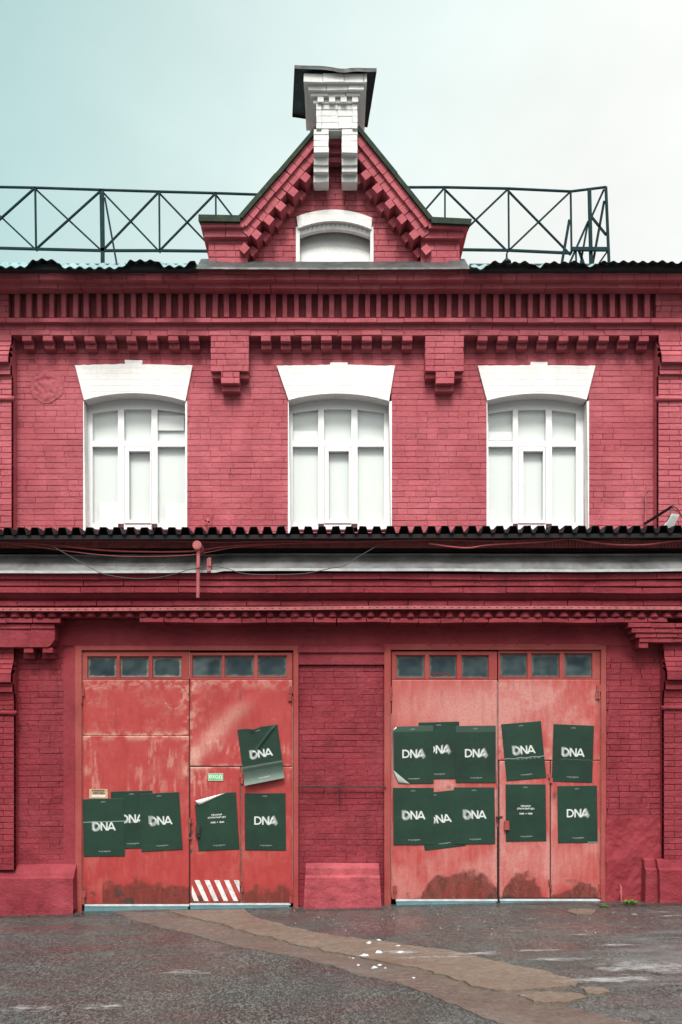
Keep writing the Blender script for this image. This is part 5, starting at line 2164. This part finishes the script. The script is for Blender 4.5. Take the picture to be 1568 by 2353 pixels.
# ------------------------------------------------------------------ pipe, cables, lamp, small things
m = MB()
Yq = -.60
m.tube([W(456, 1262, Yq), W(455.5, 1320, Yq), W(455, 1374, Yq)], .021, 12)
vp = m.build('vent_pipe', MAT['pipe'])
tag(vp, 'thin pink painted upright pipe with a round cap crossing the grey flashing', 'pipe')
m = MB()
c = W(454.5, 1255, Yq)
m.tube([(c[0], Yq - .05, c[2]), (c[0], Yq + .25, c[2])], .052, 18)
m.tube([(c[0], Yq - .053, c[2]), (c[0], Yq - .04, c[2])], .040, 18)
m.build('pipe_cap', MAT['pipe'], vp)
m = MB()
m.pbox(475.5, 484.5, 1283, 1313, -.465, -.40)
m.pbox(479, 485, 1281, 1300, -.48, -.465)
cl2 = m.build('clamp', MAT['pipe'])
tag(cl2, 'short red painted metal clamp fixed on the grey flashing right of the pipe', 'clamp')


def cable(pts, r, mat, label, Y=-.3, name='cable'):
    """pts: (px, py) or (px, py, Y); smoothed through the points"""
    P = [Vector(W(p[0], p[1], p[2] if len(p) > 2 else Y)) for p in pts]
    out = []
    n = len(P)
    for i in range(n - 1):
        p0, p1, p2, p3 = P[max(i - 1, 0)], P[i], P[i + 1], P[min(i + 2, n - 1)]
        for s in range(8):
            t = s / 8
            out.append(.5 * ((2 * p1) + (p2 - p0) * t + (2 * p0 - 5 * p1 + 4 * p2 - p3) * t * t + (3 * p1 - p0 - 3 * p2 + p3) * t ** 3))
    out.append(P[-1])
    m = MB()
    m.tube(out, r, 6)
    o = m.build(name, mat, None, True)
    return tag(o, label, 'cable', 'cables under the corrugated canopy')


cable([(-60, 1244), (40, 1247), (110, 1251), (230, 1264), (330, 1268), (440, 1267), (520, 1256), (600, 1250), (760, 1246), (800, 1244)], .010, MAT['cable_red'], 'thick red painted cable sagging under the canopy left of centre', -.42)
cable([(-60, 1240), (150, 1243), (350, 1242), (500, 1246), (650, 1243), (800, 1245), (980, 1240), (1150, 1243), (1309, 1237), (1450, 1238), (1640, 1230)], .009, MAT['cable_red'], 'long red cable running almost straight right under the canopy edge', -.45)
cable([(20, 1248), (120, 1262), (240, 1276), (330, 1279), (440, 1275), (540, 1258), (640, 1250)], .005, MAT['cable_red'], 'thin red wire sagging lowest below the thick cable at left', -.44)
cable([(985, 1249), (1040, 1257), (1080, 1259), (1120, 1253), (1180, 1249), (1250, 1245), (1309, 1238), (1360, 1246), (1420, 1252), (1480, 1252), (1530, 1246), (1610, 1236)], .011, MAT['cable_red'], 'red cable drooping in two loops under the right half of the canopy', -.47)
cable([(112, 1250, -.45), (150, 1272, -.50), (200, 1300, -.56), (235, 1318, -.565), (290, 1328, -.56), (340, 1330, -.56), (390, 1322, -.565), (440, 1308, -.64), (485, 1301, -.57), (520, 1306, -.56), (560, 1318, -.56), (620, 1321, -.56),
       (700, 1318, -.56), (760, 1306, -.56), (790, 1300, -.56), (830, 1276, -.48), (885, 1244, -.45)], .0045, MAT['cable_dark'], 'thin dark loose wire drooping across the grey flashing and red cornice', -.55)
# floodlight at the right end
FL = empty('floodlight', W(1482, 1203, .12), 'pale grey floodlight on a dark angled arm at the right end of the canopy', 'floodlight')
m = MB()
m.bar(W(1482, 1204, .10), W(1547, 1163, -.35), .030, .030)
m.build('arm', MAT['iron'], FL)
m = MB()
c = Vector(W(1544, 1197, -.42))
ang = math.radians(27)
ux, uz = Vector((math.cos(ang) * 1, 0, -math.sin(ang) * .35)).normalized(), Vector((math.sin(ang), -.25, math.cos(ang))).normalized()
uy = uz.cross(ux).normalized()
if uy.y < 0:
    uy = -uy
pp = []
for sy in (-.03, .03):
    for (a, b) in ((-.048, -.085), (.048, -.085), (.040, .085), (-.040, .085)):
        pp.append(tuple(c + ux * a + uz * b + uy * sy))
m.hexa(pp)
lamp = m.build('housing', MAT['lamp'], FL)
m = MB()
m.add([tuple(c + ux * a + uz * b - uy * .032) for a, b in ((-.038, -.07), (.036, -.07), (.031, .058), (-.031, .058))], [(0, 1, 2, 3)])
m.build('front_glass', MAT['lamp_glass'], lamp)
m = MB()
a0 = Vector(W(1543, 1166, -.33))
m.tube([a0, tuple(c + ux * -.05 + uz * .05), tuple(c + ux * -.052 - uz * .02)], .006, 6)
m.tube([a0, tuple(c + ux * .045 + uz * .10), tuple(c + ux * .046 + uz * .04)], .006, 6)
m.build('bracket', MAT['iron'], FL)
m = MB()
m.tube([W(1547, 1163, -.34), W(1556, 1168, -.33), W(1562, 1177, -.30), W(1570, 1192, -.2), W(1580, 1202, -.1)], .006, 6)
m.build('lead', MAT['iron'], FL)
# thin conduit beside it
m = MB()
m.tube([W(1485, 1133, .17), W(1484.5, 1150, .165), W(1484, 1180, .165), W(1483, 1200, .16), W(1488, 1207, .15)], .009, 8)
m.tube([W(1484, 1133, .17), W(1486, 1129, .18), W(1488, 1133, .2)], .008, 6)
cd = m.build('conduit', MAT['pipe'])
tag(cd, 'thin red conduit rising up the wall beside the floodlight arm', 'conduit')
m = MB()
m.tube([W(473, 1196, .19), W(477, 1194, .05), W(480, 1199, .0)], .016, 8)
m.tube([W(486, 1180, .205), W(485, 1188, .18), W(478, 1194, .06)], .006, 6)
st = m.build('wall_spout', MAT['pipe'])
tag(st, 'stubby red pipe end sticking out of the wall above the canopy', 'pipe')
# bent stake by the right wall
g = G(1429, 2074)
m = MB()
Yk = -.10
gx = WX(1429, Yk)
m.tube([(gx, Yk, gz(gx) - .05), (gx - .003, Yk, .1), (gx - .004, Yk, WZ(2038, Yk)), (gx - .018, Yk + .01, WZ(2033, Yk)), (gx - .035, Yk + .03, WZ(2036, Yk))], .010, 8)
tag(m.build('metal_stake', MAT['pipe'], None, True), 'short bent red metal stake sticking out of the ground by the right wall', 'stake')


def weed(px, py, nl, size, label, seed):
    rnd = random.Random(seed)
    b = Vector(G(px, py))
    m = MB()
    for i in range(nl):
        a = rnd.uniform(0, 6.283)
        L = size * rnd.uniform(.5, 1.1)
        up = rnd.uniform(.3, 1.0)
        d = Vector((math.cos(a), math.sin(a) * .7, 0))
        s = Vector((-d.y, d.x, 0)) * size * rnd.uniform(.10, .18)
        o = b + Vector((rnd.uniform(-1, 1) * size * .8, rnd.uniform(-.5, .5) * size * .5, .004))
        p1 = o + d * L * .5 + Vector((0, 0, L * up * .7))
        p2 = o + d * L + Vector((0, 0, L * up * .75))
        m.add([o, p1 - s, p2, p1 + s], [(0, 1, 2, 3)])
    return tag(m.build('weed', MAT['leaf']), label, 'weed', 'weeds at the foot of the right wall')


weed(1448, 2079, 70, .075, 'larger bright green weed growing beside the bent stake', 1)
weed(1391, 2086, 34, .05, 'small green weed tuft at the right foot of the right gate', 2)

# snow
rnd = random.Random(12)
m = MB()


def clod(p, r):
    import bmesh
    bm = bmesh.new()
    bmesh.ops.create_icosphere(bm, subdivisions=3, radius=1)
    s = rnd.uniform(0, 50)
    vs = [(p[0] + v.co.x * r * (1.25 + .9 * N(v.co.x + s, v.co.y, v.co.z, 1.3)), p[1] + v.co.y * r * (1 + .8 * N(v.co.x + s, v.co.y, v.co.z, 1.5)),
           p[2] + r * .45 + v.co.z * r * .75 * (1 + .8 * N(v.co.y, v.co.x + s, v.co.z, 1.7))) for v in bm.verts]
    m.add(vs, [[v.index for v in f.verts] for f in bm.faces])
    bm.free()


def Z2(a, b):
    return (526.8 + .3516 * a, 2070 + .3516 * b)


for a, b, r in ((885, 376, .055), (915, 372, .03), (978, 356, .055), (955, 352, .035), (990, 372, .03), (1105, 312, .045), (1120, 356, .055), (1150, 350, .03), (840, 294, .038), (915, 294, .050), (945, 292, .03),
                (950, 448, .036), (845, 428, .022), (984, 428, .026), (812, 382, .020), (1022, 447, .018), (1207, 511, .020), (898, 330, .03), (1032, 314, .024), (980, 266, .032), (1065, 378, .016), (1180, 340, .024), (1205, 350, .03), (1245, 345, .024), (1225, 360, .02), (1060, 290, .018)):
    clod(G(*Z2(a, b)), r * .55)
for i in range(60):
    a, b = rnd.gauss(1070, 110), rnd.gauss(355, 22)
    clod(G(*Z2(a, b)), rnd.uniform(.004, .011))
for i in range(60):          # specks of ice and grit over the yard
    px, py = rnd.uniform(560, 1500), rnd.uniform(2090, 2150)
    clod(G(px, py), rnd.uniform(.002, .005))
tag(m.build('snow_clods', MAT['snow'], None, True), kind='stuff', label='clods of old white snow scattered on the tan concrete slab', cat='snow')


def film(name, c, rx, ry, seed, mat, lift):
    w, h = 80, 16
    P = np.zeros((h, w, 3))
    f = fbm(h, w, 4, 4, seed, 5)
    msk = np.zeros((h, w))
    for i in range(h):
        for k in range(w):
            u, v = (k / (w - 1) - .5) * 2, (i / (h - 1) - .5) * 2
            x, y = c[0] + u * rx, c[1] + v * ry
            P[i, k] = (x, y, gz(x) + lift)
            msk[i, k] = min(1, (1 - abs(v)) * 1.6) * min(1, (1 - abs(u)) * 5) + (f[i, k] - .5) * .8 - .2
    msk[0], msk[-1], msk[:, 0], msk[:, -1] = -1, -1, -1, -1
    return grid_obj(name, P, mat, None, {'wear': np.stack([msk, 0 * msk, 0 * msk], -1)})


def slush(pts_c, rx, ry, seed):
    c = G(*pts_c)
    w, h = 60, 24
    P = np.zeros((h, w, 3))
    msk = np.zeros((h, w))
    f = fbm(h, w, 3, 4, seed, 2)
    for i in range(h):
        for k in range(w):
            u, v = (k / (w - 1) - .5) * 2, (i / (h - 1) - .5) * 2
            x, y = c[0] + u * rx, c[1] + v * ry
            P[i, k] = (x, y, gz(x) + .0295 + .002 * seed % .004)
            msk[i, k] = max(0, 1 - math.hypot(u, v)) * 1.2 + (f[i, k] - .5) * .9 - .12
    msk *= .72 if pts_c[0] < 500 else 1
    msk[0], msk[-1], msk[:, 0], msk[:, -1] = -1, -1, -1, -1
    return P, np.stack([msk, 0 * msk, 0 * msk], -1)


for i, (c, rx, ry) in enumerate((((925, 2196), .34, .12), ((1090, 2199), .42, .11), ((1010, 2207), .50, .06), ((1230, 2192), .40, .07), ((1420, 2179), .36, .06), ((1330, 2155), .25, .04), ((1538, 2111), .26, .06), ((1530, 2102), .22, .05),
                                 ((1460, 2108), .06, .12), ((420, 2243), .30, .16), ((60, 2327), .35, .20), ((240, 2324), .30, .16), ((640, 2104), .10, .02), ((748, 2107), .08, .015),
                                 ((1490, 2230), .70, .35), ((1400, 2260), .55, .16), ((1220, 2118), .14, .03), ((1180, 2145), .16, .03), ((1280, 2212), .45, .10))):
    P, wv = slush(c, rx, ry, i)
    tag(grid_obj('slush_film', P, MAT['slush'], None, {'wear': wv}), kind='stuff', label='thin film of pale slush drying on the wet yard', cat='slush', group='slush films on the yard')

# dark damp dirt gathered along the foot of the wall
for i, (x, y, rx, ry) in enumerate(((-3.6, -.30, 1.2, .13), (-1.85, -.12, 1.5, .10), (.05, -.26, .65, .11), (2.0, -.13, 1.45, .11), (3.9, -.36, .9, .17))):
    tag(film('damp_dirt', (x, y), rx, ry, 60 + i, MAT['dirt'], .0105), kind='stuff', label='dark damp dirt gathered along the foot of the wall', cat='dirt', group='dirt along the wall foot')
